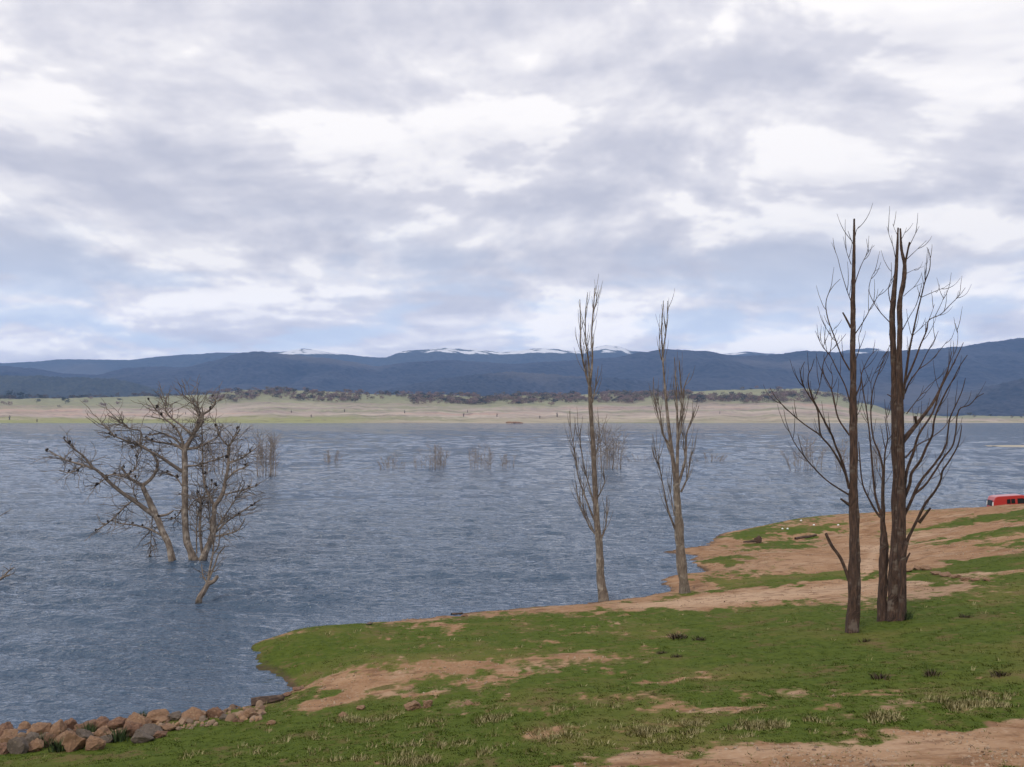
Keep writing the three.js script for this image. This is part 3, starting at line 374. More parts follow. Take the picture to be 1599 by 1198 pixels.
deadTree({
  label: 'thick many-stemmed dead poplar with a wide fan of bare limbs, rightmost tree', group: 'dead poplars on the shore', d: 39.2, frame: full, seed: 23, barkTrunk: darkBark, barkLimb: darkBark, lean: 0.6, slim: 0.76, twigs: { hug: 1.7, n: 4.2, len: 0.95, r: 0.013, up: 1.3, curl: 0.10, sub: 0 },
  trunks: [{ p: [[1397, 968, 13], [1398, 930, 12], [1400, 880, 12], [1402, 830, 11], [1403, 780, 11], [1403, 720, 10.5], [1402, 670, 11], [1400, 625, 10], [1397.5, 590, 6.5], [1395, 540, 5], [1393, 505, 4.6], [1395, 470, 4.2], [1399, 430, 3.4], [1401, 395, 2.4], [1402.5, 356, 1.4]], k: 0 }, { p: [[1377.5, 971, 8], [1378, 930, 7.5], [1380, 880, 7.4], [1380.5, 848, 7], [1380, 830, 5], [1378, 808, 3.6]], k: 0.06, dz: 0.25 },
    { p: [[1405, 640, 6], [1405, 600, 5.2], [1404, 560, 4.6], [1405.5, 510, 4.4], [1405.5, 470, 4.2], [1411, 440, 3.9], [1413, 415, 3.4], [1408, 390, 2.4], [1406, 357, 1.3]], k: 0.02, dz: -0.3 }, { p: [[1407, 957, 5], [1410, 905, 4.6], [1411.5, 865, 4.2], [1416, 846, 3.6]], k: 0, dz: -0.45 }],
  limbs: [{ r: [3.6, 0.8], p: [[1416, 846], wb(650, 560), wb(690, 480), wb(730, 400), wb(790, 320), wb(820, 260), wb(830, 210), wb(870, 150), wb(920, 60), wb(935, 0), [1502, 664]] }, { ...UB(8, 5, [695, 510], [740, 450], [760, 425]), bare: true }, { ...UB(7, 4, [612, 760], [628, 710], [640, 688]), bare: true },
    { r: [3.6, 0.6], p: [wb(600, 480), wb(640, 400), wb(690, 290), wb(740, 220), wb(790, 160), wb(850, 60), wb(860, 0), wa(1010, 1110), wa(1050, 1020), wa(1075, 960), wa(1090, 900)] }, { r: [2.6, 0.6], p: [wb(668, 340), wb(720, 300), wb(780, 220), wb(830, 140), wb(890, 60), wb(905, 0), wa(1060, 1060), wa(1110, 1040), wa(1150, 1000), wa(1185, 980)] },
    { r: [4, 0.6], p: [wb(605, 370), wb(640, 280), wb(650, 220), wb(700, 150), wb(740, 60), wb(770, 0), wa(930, 1110), wa(985, 980), wa(1030, 900), wa(1060, 840), wa(1100, 780)] }, { r: [3.6, 0.6], p: [wb(608, 300), wb(625, 200), wb(660, 100), wb(690, 0), wa(920, 1080), wa(960, 960), wa(1010, 860), wa(1050, 780), wa(1080, 715)] }, { r: [2, 0.5], p: [wb(615, 130), wb(680, 60), wb(770, 10), wa(985, 1150), wa(1020, 1080)] },
    { r: [6, 0.6], p: [wa(762, 1230), wa(815, 1165), wa(860, 1110), wa(920, 1030), wa(970, 930), wa(1000, 850), wa(1020, 760)] }, { ...UA(8, 7, [838, 1150], [832, 1120], [829, 1100]), bare: true }, UA(3.4, 1, [930, 1020], [975, 920], [1010, 820], [1045, 740], [1050, 660], [1037, 615]),
    UA(9, 1.4, [765, 1010], [785, 850], [800, 750], [815, 680], [840, 560], [860, 480], [880, 400], [905, 330], [905, 260], [890, 220]), UA(2, 0.9, [880, 400], [878, 350], [882, 300]), UA(2.2, 1, [866, 480], [930, 450], [980, 430], [1015, 405]), UA(7, 1.3, [780, 920], [830, 800], [860, 720], [890, 650], [900, 600], [960, 570], [1010, 520], [1060, 470], [1090, 430]), UA(2.4, 1, [900, 600], [915, 560], [930, 515]), UA(2.2, 1, [930, 580], [970, 500], [985, 450]), UA(2.6, 1.2, [815, 680], [870, 630], [900, 600]),
    UA(6, 1.4, [775, 980], [800, 920], [850, 850], [890, 770], [930, 700], [950, 655]), UA(3.4, 1.1, [850, 860], [910, 810], [970, 740], [998, 705]), UA(3.4, 1, [785, 1085], [850, 1000], [900, 940], [960, 890], [1000, 840]), UA(3, 1, [735, 300], [715, 220], [695, 160], [682, 112]), UA(2, 1, [738, 160], [722, 125], [712, 98]), { ...UA(5.5, 4.5, [778, 310], [790, 240], [800, 195]), bare: true }, UA(3, 1.2, [795, 290], [830, 240], [888, 185]), UA(2.6, 1.1, [800, 220], [830, 150], [850, 112]), UA(2.2, 1, [765, 180], [775, 145], [785, 118]),
    UA(2, 0.9, [785, 365], [840, 330], [875, 320]), UA(2.4, 1, [768, 475], [820, 430], [870, 405]), UA(3.2, 1.1, [763, 650], [800, 580], [835, 520], [850, 460]), UA(4, 1.2, [692, 620], [650, 560], [610, 500], [590, 450], [595, 400], [620, 345], [648, 330]), UA(3.4, 1.4, [705, 530], [690, 440], [705, 380], [705, 300]), { ...UA(4, 3, [712, 1005], [700, 993], [685, 985]), bare: true }, UA(2.4, 1.1, [698, 1198], [680, 1100], [690, 1050], [700, 1020]),
    { r: [3, 0.9], p: [[1378, 810], wb(460, 470), wb(400, 370), wb(365, 290), wb(345, 100), [1341, 690]] }, { r: [3, 0.6], p: [[1378, 812], wb(440, 360), wb(425, 230), wb(415, 120), wb(405, 0), wa(580, 1090), wa(565, 1000), wa(555, 930), wa(548, 870)] }, { r: [2.8, 0.6], p: [[1378, 815], wb(478, 330), wb(482, 200), wb(460, 100), wb(430, 30), wa(600, 1120), wa(600, 1040), wa(612, 950), wa(640, 870), wa(670, 790), wa(685, 760)] }, { r: [3, 0.6], p: [[1379, 820], wb(490, 440), wb(486, 380), wb(490, 200), wb(495, 100), wb(510, 20), wa(680, 1160), wa(672, 1100)] }, UB(3, 1.5, [489, 170], [510, 120], [530, 95]), UA(2.6, 1, [597, 1090], [605, 1000], [600, 920], [625, 860], [650, 810], [672, 770])],
});
const wc = (X, Y) => [840 + X / 2.26, 430 + Y / 2.26], UC = (r0, r1, ...p) => ({ r: [r0 * 0.82, r1 * 0.7], p: p.map((q) => wc(...q)) });
deadTree({
  label: 'slender dead poplar at the waterline, left of the two lakeside poplars', group: 'dead poplars on the shore', d: 54.3, frame: full, seed: 37, barkTrunk: greyBark, barkLimb: brownBark, lean: 0.45, twigs: { hug: 2.4, n: 8, len: 1.25, r: 0.017, up: 1.4, curl: 0.10, sub: 0 },
  trunks: [{ p: [[943.5, 940, 8.5], [940, 920, 7], [937.5, 895, 6.4], [935.5, 850, 6], [933, 825, 5], [931, 780, 3.4]], k: 0 }],
  limbs: [{ ...UC(10.5, 5, [213, 925], [206, 850], [200, 720], [195, 600], [186, 470], [183, 395]), bark: brownBark, label: 'dark upper trunk' }].map((s) => ({ ...s, r: [5, 3] })).concat([{ r: [2.6, 0.9], p: [[183, 395], [192, 300], [190, 200], [198, 90], [200, 45]] }, { r: [1.2, 0.6], p: [[196, 130], [204, 100], [210, 60]] }, { r: [2.4, 0.8], p: [[181, 395], [165, 330], [152, 260], [150, 150], [148, 85]] }, { r: [2.2, 0.5], p: [[183, 395], [178, 300], [168, 220], [168, 130], [175, 60]] }, { r: [1.5, 0.6], p: [[192, 450], [205, 380], [213, 320]] }, { r: [1.2, 0.5], p: [[164, 330], [158, 300], [155, 262]] },
    { r: [2.2, 0.6], p: [[210, 930], [185, 890], [165, 850], [145, 800], [135, 740]] }, { r: [2, 0.5], p: [[203, 890], [170, 790], [140, 700], [130, 620], [115, 540], [112, 480]] }, { r: [1.8, 0.5], p: [[202, 830], [185, 760], [165, 680], [150, 600], [140, 520]] }, { r: [1.4, 0.4], p: [[196, 900], [160, 820], [130, 750]] }, { r: [2, 0.8], p: [[222, 935], [240, 880], [243, 780]] }, { r: [1.4, 0.5], p: [[208, 800], [235, 730], [232, 690]] }, { r: [1.3, 0.5], p: [[198, 650], [214, 590], [216, 520]] }, { r: [1.2, 0.4], p: [[165, 850], [158, 780], [163, 720]] }].map((s) => ({ ...s, r: [s.r[0] * 0.8, s.r[1] * 0.7], p: s.p.map((q) => wc(...q)) }))),
});
deadTree({
  label: 'dead poplar with peeling pale bark beside the small inlet, right of the two lakeside poplars', group: 'dead poplars on the shore', d: 55.2, frame: full, seed: 41, barkTrunk: greyBark, barkLimb: brownBark, lean: 0.45, twigs: { hug: 2.4, n: 8, len: 1.25, r: 0.017, up: 1.4, curl: 0.10, sub: 0 },
  trunks: [{ p: [[1070, 926, 8.5], [1068, 905, 8], [1064, 880, 8.5], [1062, 850, 7], [1061, 825, 7.6], [1059, 800, 6.2], [1057, 770, 5.6], [1056, 755, 5]], k: 0 }],
  limbs: [[4.6, 0.8, [488, 745], [475, 640], [465, 560], [455, 470], [447, 380], [440, 280], [437, 180], [443, 90]], [1.6, 0.6, [443, 270], [455, 170], [458, 90]], [4, 0.8, [493, 745], [492, 650], [493, 560], [490, 450], [487, 380], [482, 290]], [2.2, 0.7, [493, 600], [510, 500], [515, 400], [535, 345]], [3, 0.7, [498, 745], [520, 650], [525, 560], [545, 500], [552, 465]], [2, 0.6, [505, 765], [525, 720], [540, 640], [548, 570]], [2.2, 0.6, [477, 640], [450, 580], [425, 500], [410, 420], [408, 360]], [1.8, 0.6, [468, 600], [440, 560], [430, 480], [420, 420]], [2.2, 0.5, [484, 895], [460, 830], [445, 760], [430, 680], [422, 610]], [1.4, 0.5, [482, 850], [470, 780], [465, 740]], [1.8, 0.6, [495, 560], [505, 480], [505, 400], [500, 300]], [1.3, 0.5, [438, 300], [430, 270], [428, 200]], [1.3, 0.5, [432, 690], [418, 640], [405, 560]], [1.4, 0.5, [520, 650], [512, 560], [518, 470]]].map(([a, b, ...p]) => UC(a, b, ...p)).map((s) => s),
});
// the drowned willow and its neighbours in the water
const wd = (X, Y) => [60 + X / 3.239, 590 + Y / 3.239], UD = (r0, r1, ...p) => ({ r: [r0 / 3.4, r1 / 3.4], p: p.map((q) => wd(...q)) }), TD_ = (...p) => p.map(([X, Y, q]) => [...wd(X, Y), q / 3.239]);
const willowTwigs = { n: 15, len: 1.6, r: 0.026, up: 0.12, curl: 0.5, sub: 1 };
const drowned = [];
drowned.push(deadTree({
  label: 'dead tree leaning left out of the lake with one very long low limb', group: 'drowned trees near the left shore', d: 68, frame: full, seed: 53, barkTrunk: willowBark, barkLimb: willowBark, lean: 0.5, twigs: willowTwigs, water: true,
  trunks: [{ p: TD_([687, 936, 19], [660, 850, 17], [620, 760, 17], [595, 700, 17], [565, 635, 15], [540, 580, 13], [525, 545, 12]), k: 0.05 }],
  limbs: [UD(10, 4, [525, 545], [480, 520], [445, 490], [420, 450]), UD(10, 3, [528, 548], [570, 510], [600, 460], [600, 420], [580, 390], [550, 360], [510, 340], [470, 350]), UD(14, 2.5, [592, 700], [540, 665], [480, 620], [420, 580], [360, 530], [310, 480], [270, 450], [230, 400], [180, 360], [150, 330], [125, 305]), UD(7, 2, [295, 465], [220, 440], [150, 420], [100, 395], [45, 370]), UD(5, 2, [330, 500], [370, 490], [430, 495], [470, 480]), UD(4, 2, [230, 445], [190, 470], [150, 480], [105, 470]), UD(4, 2, [345, 515], [300, 540], [260, 570]), UD(6, 2.5, [618, 795], [560, 765], [480, 745], [430, 740], [385, 730]), UD(5, 3, [470, 620], [440, 650], [400, 690], [350, 735], [295, 770]), UD(3, 1.5, [575, 705], [570, 800], [565, 870], [558, 925]), { ...UD(8, 4, [612, 705], [650, 692], [682, 672]), bare: true }, UD(5, 2, [445, 490], [490, 460], [500, 400], [540, 330]), UD(4, 2, [505, 640], [480, 570], [490, 500])],
}));
drowned.push(deadTree({
  label: 'large many-branched drowned dead tree with forked trunk, centre of the left group', group: 'drowned trees near the left shore', d: 68.4, frame: full, seed: 59, barkTrunk: willowBark, barkLimb: willowBark, lean: 0.55, twigs: willowTwigs, water: true,
  trunks: [{ p: TD_([800, 936, 24], [770, 880, 19], [752, 830, 18], [742, 740, 18], [740, 640, 17], [740, 540, 17], [740, 450, 16], [738, 365, 14]), k: 0.02 }, { p: TD_([815, 936, 20], [850, 870, 17], [878, 800, 15], [886, 720, 14], [890, 650, 13]), k: -0.1 }],
  limbs: [[14, 7, [740, 370], [780, 290], [810, 230], [822, 190]], [6, 2, [820, 195], [800, 130], [775, 90]], [7, 2.5, [825, 190], [870, 160], [895, 120], [885, 100]], [5, 2, [812, 205], [790, 140], [760, 110], [725, 80]], [8, 3, [760, 340], [790, 280], [830, 220], [828, 150]], [9, 3, [738, 370], [690, 340], [640, 330], [580, 320], [545, 300]], [8, 2.5, [738, 355], [690, 310], [620, 280], [560, 290]], [9, 2, [735, 360], [720, 300], [690, 250], [620, 190], [560, 115]], [7, 2, [770, 290], [720, 240], [650, 180], [640, 130], [650, 80]], [10, 2, [722, 472], [660, 430], [600, 390], [540, 360], [480, 330], [420, 310], [360, 285], [300, 275]], [5, 2, [510, 345], [515, 270], [470, 260], [420, 230], [355, 190]], [4, 1.5, [380, 292], [330, 240], [305, 210]], [8, 3, [750, 362], [810, 350], [870, 320], [920, 290]], [6, 2, [748, 440], [820, 440], [900, 410], [960, 390]],
    [13, 3, [890, 655], [930, 590], [945, 520], [960, 450], [965, 350], [1000, 290], [1020, 260]], [6, 2.5, [962, 350], [920, 300], [900, 240]], [7, 2, [963, 430], [1020, 410], [1080, 370], [1120, 340]], [6, 3, [955, 510], [1000, 470], [1050, 450], [1060, 425]], [8, 3, [890, 650], [860, 590], [840, 540], [830, 430], [830, 340], [825, 230]], [5, 2, [912, 600], [980, 580], [1060, 560], [1100, 550]], [6, 2, [885, 790], [950, 730], [1010, 690], [1070, 650], [1120, 620]], [6, 2, [880, 815], [960, 790], [1010, 770], [1045, 710]], [5, 2, [885, 780], [940, 700], [1000, 610], [1040, 545]], [8, 5, [820, 900], [816, 760], [820, 640], [800, 580]], [4, 2, [800, 890], [800, 740], [815, 650], [850, 560]], [5, 2, [868, 860], [870, 740], [860, 640], [880, 520]], [4, 2, [735, 560], [690, 500], [640, 480], [610, 500]], [4, 2, [745, 690], [790, 620], [850, 590], [900, 540]], [4, 2, [740, 650], [700, 700], [660, 720]]].map(([a, b, ...p]) => UD(a, b, ...p)),
}));
drowned.push(deadTree({
  label: 'small leaning dead stump with thin upright stems, nearest in the water', group: 'drowned trees near the left shore', d: 53.3, frame: full, seed: 61, barkTrunk: willowBark, barkLimb: willowBark, lean: 0.4, twigs: { ...willowTwigs, len: 1.0, n: 7, r: 0.022 }, water: true,
  trunks: [{ p: TD_([800, 1156, 19], [815, 1115, 16], [835, 1080, 15], [858, 1040, 14]), k: 0.05 }],
  limbs: [{ ...UD(13, 10, [858, 1045], [885, 1030], [905, 1005]), bare: true, label: 'dark broken stub' }, UD(8, 3, [857, 1042], [865, 980], [880, 900], [890, 800], [900, 750]), UD(6, 2, [850, 1045], [832, 1000], [825, 940]), UD(7, 2, [865, 1020], [890, 950], [912, 890], [945, 850]), UD(4, 2, [880, 900], [910, 850], [920, 770], [960, 720]), UD(4, 2, [885, 850], [870, 780], [875, 700])],
}));
deadTree({
  label: 'bare tips of a dead tree reaching in at the left edge above the water', group: 'drowned trees near the left shore', d: 58, frame: full, seed: 67, barkTrunk: willowBark, barkLimb: willowBark, lean: 0.3, twigs: { ...willowTwigs, n: 8, len: 1.0, r: 0.024 }, water: true,
  trunks: [{ p: [[-70, 923, 7], [-58, 900, 6], [-45, 870, 5.5], [-50, 820, 4.5], [-60, 760, 3]], k: 0.05 }], limbs: [S(3.4, 0.8, [-45, 885], [-20, 905], [0, 905], [12, 893], [22, 886]), S(1.6, 0.5, [-5, 908], [8, 900], [20, 896]), S(2.6, 0.6, [-50, 850], [-25, 820], [-8, 800]), S(2.6, 0.6, [-52, 810], [-80, 770], [-95, 720])],
});
{ // dry seed clusters on the twig tips
  const r = rng(91), geos = [0, 1, 2].map((k) => { const q = rng(k + 5), g = []; for (let i = 0; i < 7; i++) g.push(new THREE.IcosahedronGeometry(0.05 + q() * 0.045, 1).scale(1, 0.8 + q() * 0.6, 1).translate((q() - 0.5) * 0.2, (q() - 0.5) * 0.18, (q() - 0.5) * 0.2)); return mergeGeometries(g); }), m = new THREE.MeshStandardMaterial({ color: new THREE.Color(0.030, 0.022, 0.018), roughness: 1 });
  drowned.slice(0, 2).forEach(({ t, tips }) => tips.forEach((v) => { if (r() < 0.55) { const c = part('seed_cluster', geos[Math.floor(r() * 3)], m, t); c.position.copy(v).add(new THREE.Vector3((r() - 0.5) * 0.3, r() * 0.12, (r() - 0.5) * 0.3)); c.rotation.y = r() * 6; c.scale.setScalar(0.45 + r() * 0.35); } }));
}
// clumps of drowned saplings out in the lake
const paleBark = bark([0.16, 0.125, 0.10], [0.34, 0.275, 0.225], [0.42, 0.36, 0.31], 0.33);
function sapling(label, px, py, wpx, hpx, stems, seed, spread = 0.25, group = 'drowned thickets out in the lake', mat = paleBark) {
  const d = EYE * F / (py - HORIZON), k = d / F, r = rng(seed), base = at(px, py, d); base.y = -0.2;
  const t = thing('drowned_thicket', label, 'dead shrub', base, group);
  stems = Math.ceil(stems * (stems > 1 ? 2.2 : 1));
  for (let i = 0; i < stems; i++) {
    const x = (r() - 0.5) * wpx * k, z = (r() - 0.5) * wpx * k * 0.6, tall = Math.pow(r(), 0.7), h = hpx * k * (0.3 + 0.72 * tall * (1 - Math.abs(x) / (wpx * k) * 0.9)), lx = (r() - 0.5) * spread * h + x * spread, lz = (r() - 0.5) * spread * h;
    const pts = [0, 0.3, 0.65, 1].map((u) => new THREE.Vector3(x + lx * u * u + (r() - 0.5) * 0.05 * h, u * h, z + lz * u * u)); pts[0].set(x, -0.1, z); const rad = Math.max(0.032, 0.0058 * h) * (0.7 + 0.6 * tall);
    const s = part('stem', soak(limb(pts, [rad, rad * 0.75, rad * 0.5, rad * 0.22], 6, seed + i, 0.1), -0.2, 0.2, 0.7), mat, t), g = [];
    for (let j = 0; j < 14; j++) { const u = 0.25 + r() * 0.65, f = u * 3, n = Math.min(2, Math.floor(f)), p = pts[n].clone().lerp(pts[n + 1], f - n), e = p.clone().add(new THREE.Vector3((r() - 0.5) * 0.4 * h, h * (0.05 + r() * 0.16), (r() - 0.5) * h * 0.3)); g.push(limb([p, p.clone().lerp(e, 0.5).add(new THREE.Vector3(0, -0.02 * h, 0)), e], [rad * 0.55, rad * 0.45, rad * 0.3], 4, j, 0)); }
    part('twigs', mergeGeometries(g), mat, s).userData.kind = 'stuff';
  }
}
sapling('tight bundle of tall thin drowned stems right of the forked drowned tree', 416, 745, 32, 104, 11, 201, 0.06);
sapling('lone thin drowned stem beside the tall bundle', 434, 744, 3, 52, 1, 202, 0.15);
sapling('tall drowned stems seen through the branches of the forked tree', 352, 742, 60, 92, 10, 203, 0.06);
sapling('low sparse drowned twigs right of the tall bundle', 520, 724, 28, 28, 6, 204, 0.2);
sapling('row of short drowned sticks left of the middle thicket', 616, 734, 46, 30, 6, 205, 0.35);
sapling('widest thicket of drowned stems in mid lake', 673, 734, 46, 52, 12, 206, 0.12);
sapling('bushy drowned thicket with one tall central stem', 750, 734, 32, 58, 9, 207, 0.2);
sapling('two thin drowned sticks right of the bushy thicket', 792, 732, 22, 32, 3, 208, 0.2);
sapling('drowned thicket partly hidden behind the left lakeside poplar', 945, 734, 52, 92, 15, 209, 0.22);
sapling('faint pale twigs in the water left of the right lakeside poplar', 1004, 722, 40, 22, 6, 210, 0.5);
sapling('faint low drowned brush right of the right lakeside poplar', 1108, 722, 56, 20, 9, 211, 0.5);
sapling('pale spreading drowned bush left of the tall single poplar', 1259, 735, 50, 62, 10, 212, 0.8, undefined, paleBark);
sapling('thin drowned stems between the two right poplars', 1369, 734, 16, 58, 5, 213, 0.3, undefined, paleBark);
sapling('pale drowned twigs just left of the single poplar trunk', 1316, 737, 18, 60, 5, 214, 0.4, undefined, paleBark);

// ---------------------------------------------------------------- rocks, logs, small things on the shore
function rockGeometry(seed, detail = 6) {
  const g = new THREE.IcosahedronGeometry(1, detail), p = g.attributes.position, r = rng(seed), cuts = [], v = new THREE.Vector3();
  for (let i = 0; i < 9; i++) cuts.push([new THREE.Vector3(r() - 0.5, r() - 0.4, r() - 0.5).normalize(), 0.5 + r() * 0.35]);
  for (let i = 0; i < p.count; i++) { v.fromBufferAttribute(p, i); for (const [n, c] of cuts) { const e = v.dot(n) - c; if (e > 0) v.addScaledVector(n, -e * 0.88); } v.multiplyScalar(1.1 + 0.26 * noise(v.x * 1.6 + seed, v.y * 1.6 + v.z * 1.7) + 0.10 * noise(v.x * 5 + v.z * 4, v.y * 5 + seed) + 0.04 * noise(v.x * 13 + v.z * 9, v.y * 13 + seed)); p.setXYZ(i, v.x, v.y, v.z); }
  g.computeVertexNormals(); return g;
}
const rockMap = (a, b, c, k) => new THREE.MeshStandardMaterial({ roughness: 0.92, bumpMap: groundBump, bumpScale: 0.02, map: texture(256, (u, v) => { const n = tile(u, v, 5, 5, 5), f = tile((u + k) % 1, v, 26, 26, 3), l = tile((u + 0.3) % 1, v, 8, 8, 3); return mix3(mix3(a, b, clamp(0.5 + n * 0.7 + f * 0.35)), c, sstep(0.25, 0.6, l + f * 0.3) * 0.7); }) });
const rockTones = [['rust brown', rockMap([0.10, 0.055, 0.036], [0.28, 0.15, 0.09], [0.38, 0.25, 0.16], 0.1)], ['orange tan', rockMap([0.16, 0.09, 0.052], [0.34, 0.20, 0.115], [0.40, 0.28, 0.17], 0.5)], ['dark grey', rockMap([0.085, 0.066, 0.052], [0.18, 0.14, 0.11], [0.27, 0.2, 0.14], 0.8)]];
const rockShapes = [...Array(8)].map((_, i) => rockGeometry(400 + i));
const nth = ['first', 'second', 'third', 'fourth', 'fifth', 'sixth', 'seventh', 'eighth', 'ninth', 'tenth', 'eleventh', 'twelfth', 'thirteenth', 'fourteenth', 'fifteenth', 'sixteenth'];
function rock(label, px, py, wpx, hpx, tone, k, turn, group, name = 'boulder', category = 'rock') {   // py is where the rock meets the ground
  const c = onLand(px, py), d = -c.z, s = d / F, m = lump(name, label, category, rockShapes[k % 8], rockTones[tone][1], c, group), hh = hpx * s * 0.62;
  m.scale.set(wpx * s * 0.45, hh * 0.74, wpx * s * 0.42); m.rotation.y = turn; m.position.y = level(c.x, d) + hh * 0.42; return m;
}
{
  const rows = [['back row by the water', [[6, 1152, 34, 30, 0], [40, 1142, 24, 22, 1], [60, 1150, 40, 30, 1], [88, 1148, 34, 28, 1], [106, 1142, 26, 26, 0], [136, 1144, 42, 26, 0], [158, 1140, 34, 28, 0], [184, 1140, 32, 26, 0], [214, 1134, 44, 26, 1], [250, 1126, 44, 26, 1], [275, 1124, 28, 18, 2], [303, 1124, 34, 22, 1]]],
    ['middle row', [[14, 1166, 34, 36, 1], [48, 1166, 36, 30, 2], [76, 1166, 30, 28, 0], [100, 1164, 36, 28, 1], [131, 1158, 34, 26, 2], [160, 1152, 32, 24, 1], [206, 1150, 36, 34, 0], [236, 1148, 40, 22, 2], [262, 1142, 28, 14, 1]]],
    ['front row by the grass', [[8, 1176, 28, 22, 0], [28, 1176, 34, 36, 2], [56, 1174, 28, 24, 1], [114, 1172, 38, 40, 1], [146, 1170, 38, 30, 1], [168, 1160, 26, 18, 2], [222, 1158, 40, 26, 2], [252, 1152, 24, 14, 0]]]];
  let k = 3; rows.forEach(([row, list]) => list.forEach(([px, py, w, h, tone], i) => rock(`${rockTones[tone][0]} boulder, ${nth[i]} from left in the rock pile's ${row}`, px, py, w, h, tone, k++, k * 1.7, 'boulders piled along the lower left shore')));
  rock('big round brown boulder standing alone on the shore grass', 336, 1120, 29, 22, 0, 1, 0.4);
  rock('flat topped orange tan rock right of the round boulder', 388, 1122, 32, 22, 1, 4, 1.2);
  rock('low grey brown rock tucked beside the round boulder', 352, 1124, 22, 12, 2, 6, 2.2);
  rock('small wet red brown rock in the corner of the bay', 448, 1088, 16, 9, 0, 2, 0.9);
  rock('flat dark rock at the head of the small bay', 466, 1078, 20, 7, 0, 5, 0.2);
  rock('larger of two sandstone rocks in the middle grass', 642, 1108, 28, 16, 1, 7, 0.7); rock('pointed smaller sandstone rock of the middle pair', 668, 1104, 18, 16, 1, 0, 2.1); rock('flat sandstone chip right of the middle pair', 732, 1101, 16, 8, 1, 3, 1.1);
  rock('small dark stone on the shore edge above the left grass tip', 577, 976, 12, 6, 2, 2, 0.5); rock('flat brown stone on the shore edge midway to the poplar', 725, 963, 12, 5, 0, 4, 0.5);
  rock('tan stone half buried in grass near the lower shore', 424, 1132, 16, 10, 1, 5, 1); rock('tan stone beside the bare slope at lower left', 565, 1108, 18, 9, 1, 1, 2); rock('small tan stone in the grass left of the middle pair', 536, 1120, 14, 10, 1, 6, 0.3);
  const rubble = [[1418, 893, 16, 7], [1432, 890, 16, 9], [1446, 890, 20, 10], [1462, 897, 20, 7], [1478, 900, 22, 8], [1492, 902, 18, 7], [1508, 906, 20, 7], [1523, 907, 18, 6], [1540, 907, 14, 5]];
  rubble.forEach(([px, py, w, h], i) => rock(`pale rubble stone, ${nth[i]} from the left in the heap right of the big poplar`, px, py, w, h, 1, i + 2, i * 1.3, 'pale rubble beside the big poplar', 'rubble_stone'));
}
{ // loose stones: rubble between the boulders, pebbles on the bare soil
  const r = rng(717), M = new THREE.Matrix4(), Q = new THREE.Quaternion(), E = new THREE.Euler(), col = new THREE.Color(), g = rockGeometry(55, 1);
  const scatter = (name, label, list) => { const m = finish(new THREE.InstancedMesh(g, new THREE.MeshPhysicalMaterial({ roughness: 1, specularIntensity: 0.2 }), list.length)); list.forEach(([x, d, q, c], i) => { Q.setFromEuler(E.set(r() * 6, r() * 6, r() * 6)); M.compose(new THREE.Vector3(x, Math.max(level(x, d), -0.05) + q * 0.15, -d), Q, new THREE.Vector3(q * (0.8 + r() * 0.6), q * (0.5 + r() * 0.4), q)); m.setMatrixAt(i, M); m.setColorAt(i, col.setRGB(...c)); }); m.name = name; m.userData = { kind: 'stuff', label, category: 'stones' }; scene.add(m); };
  const tone = () => { const t = r(); return mix3(mix3([0.12, 0.07, 0.045], [0.36, 0.22, 0.13], t), [0.26, 0.22, 0.18], r() * 0.5); };
  const rub = []; for (let i = 0; i < 420; i++) { const px = -20 + r() * 430, c = onLand(px, mix(1160, 1112, px / 400) + (r() - 0.4) * 26); rub.push([c.x, -c.z, 0.05 + 0.13 * r() * r(), tone()]); }
  scatter('rubble', 'small rubble filling the gaps between the shore boulders', rub);
  const peb = []; for (let i = 0; i < 60000 && peb.length < 5200; i++) { const d = 18 + 80 * Math.pow(r(), 1.5), x = (r() * 2 - 1) * (d * 0.56 + 3), h = level(x, d); if (h < 0.02 || grassAt(x, d, h) > 0.42 || fbm(x * 0.4 + 80, d * 0.4, 3) < -0.05 * r()) continue; peb.push([x, d, 0.012 + 0.034 * Math.pow(r(), 3), mix3(tone(), [0.5, 0.4, 0.3], r() * 0.6)]); }
  scatter('pebbles', 'pebbles strewn over the bare soil', peb);
}
const woodDark = bark([0.04, 0.026, 0.02], [0.115, 0.072, 0.05], [0.15, 0.1, 0.07], 0.55);
function log(label, a, b, r0, name = 'log', category = 'log') {
  const p = onLand(...a), q = onLand(...b), m = p.clone().lerp(q, 0.5); m.y = Math.max(level(m.x, -m.z), 0) + r0 * 0.55;
  const pts = [0, 0.33, 0.66, 1].map((t) => { const v = p.clone().lerp(q, t); v.y = Math.max(level(v.x, -v.z), 0) + r0 * 0.6; return v.sub(m); });
  lump(name, label, category, limb(pts, [r0, r0 * 1.05, r0 * 0.85, r0 * 0.6], 12, r0 * 90, 0.14), woodDark, m);
}
log('dark wet log lying at the water edge of the small bay', [392, 1103], [442, 1094], 0.17);
log('thin dark log lying on the bare point', [1242, 843], [1275, 837], 0.12);
log('dark driftwood on the sandy shore edge left of the poplars', [705, 961], [722, 959], 0.07, 'driftwood', 'driftwood');
{ const c = onLand(1183, 848), t = thing('fallen_stump', 'dark fallen stump with a root end on the bare point', 'stump', c); part('root_end', rockGeometry(71, 2).scale(0.32, 0.3, 0.28).translate(0.05, 0.2, 0), woodDarkPlain(), t); part('stem', limb([new THREE.Vector3(0, 0.16, 0), new THREE.Vector3(-0.5, 0.12, 0.1), new THREE.Vector3(-1.1, 0.08, 0.1)], [0.13, 0.1, 0.05], 9, 3, 0.15), woodDark, t); }
function woodDarkPlain() { return new THREE.MeshStandardMaterial({ color: new THREE.Color(0.075, 0.042, 0.03), roughness: 1 }); }
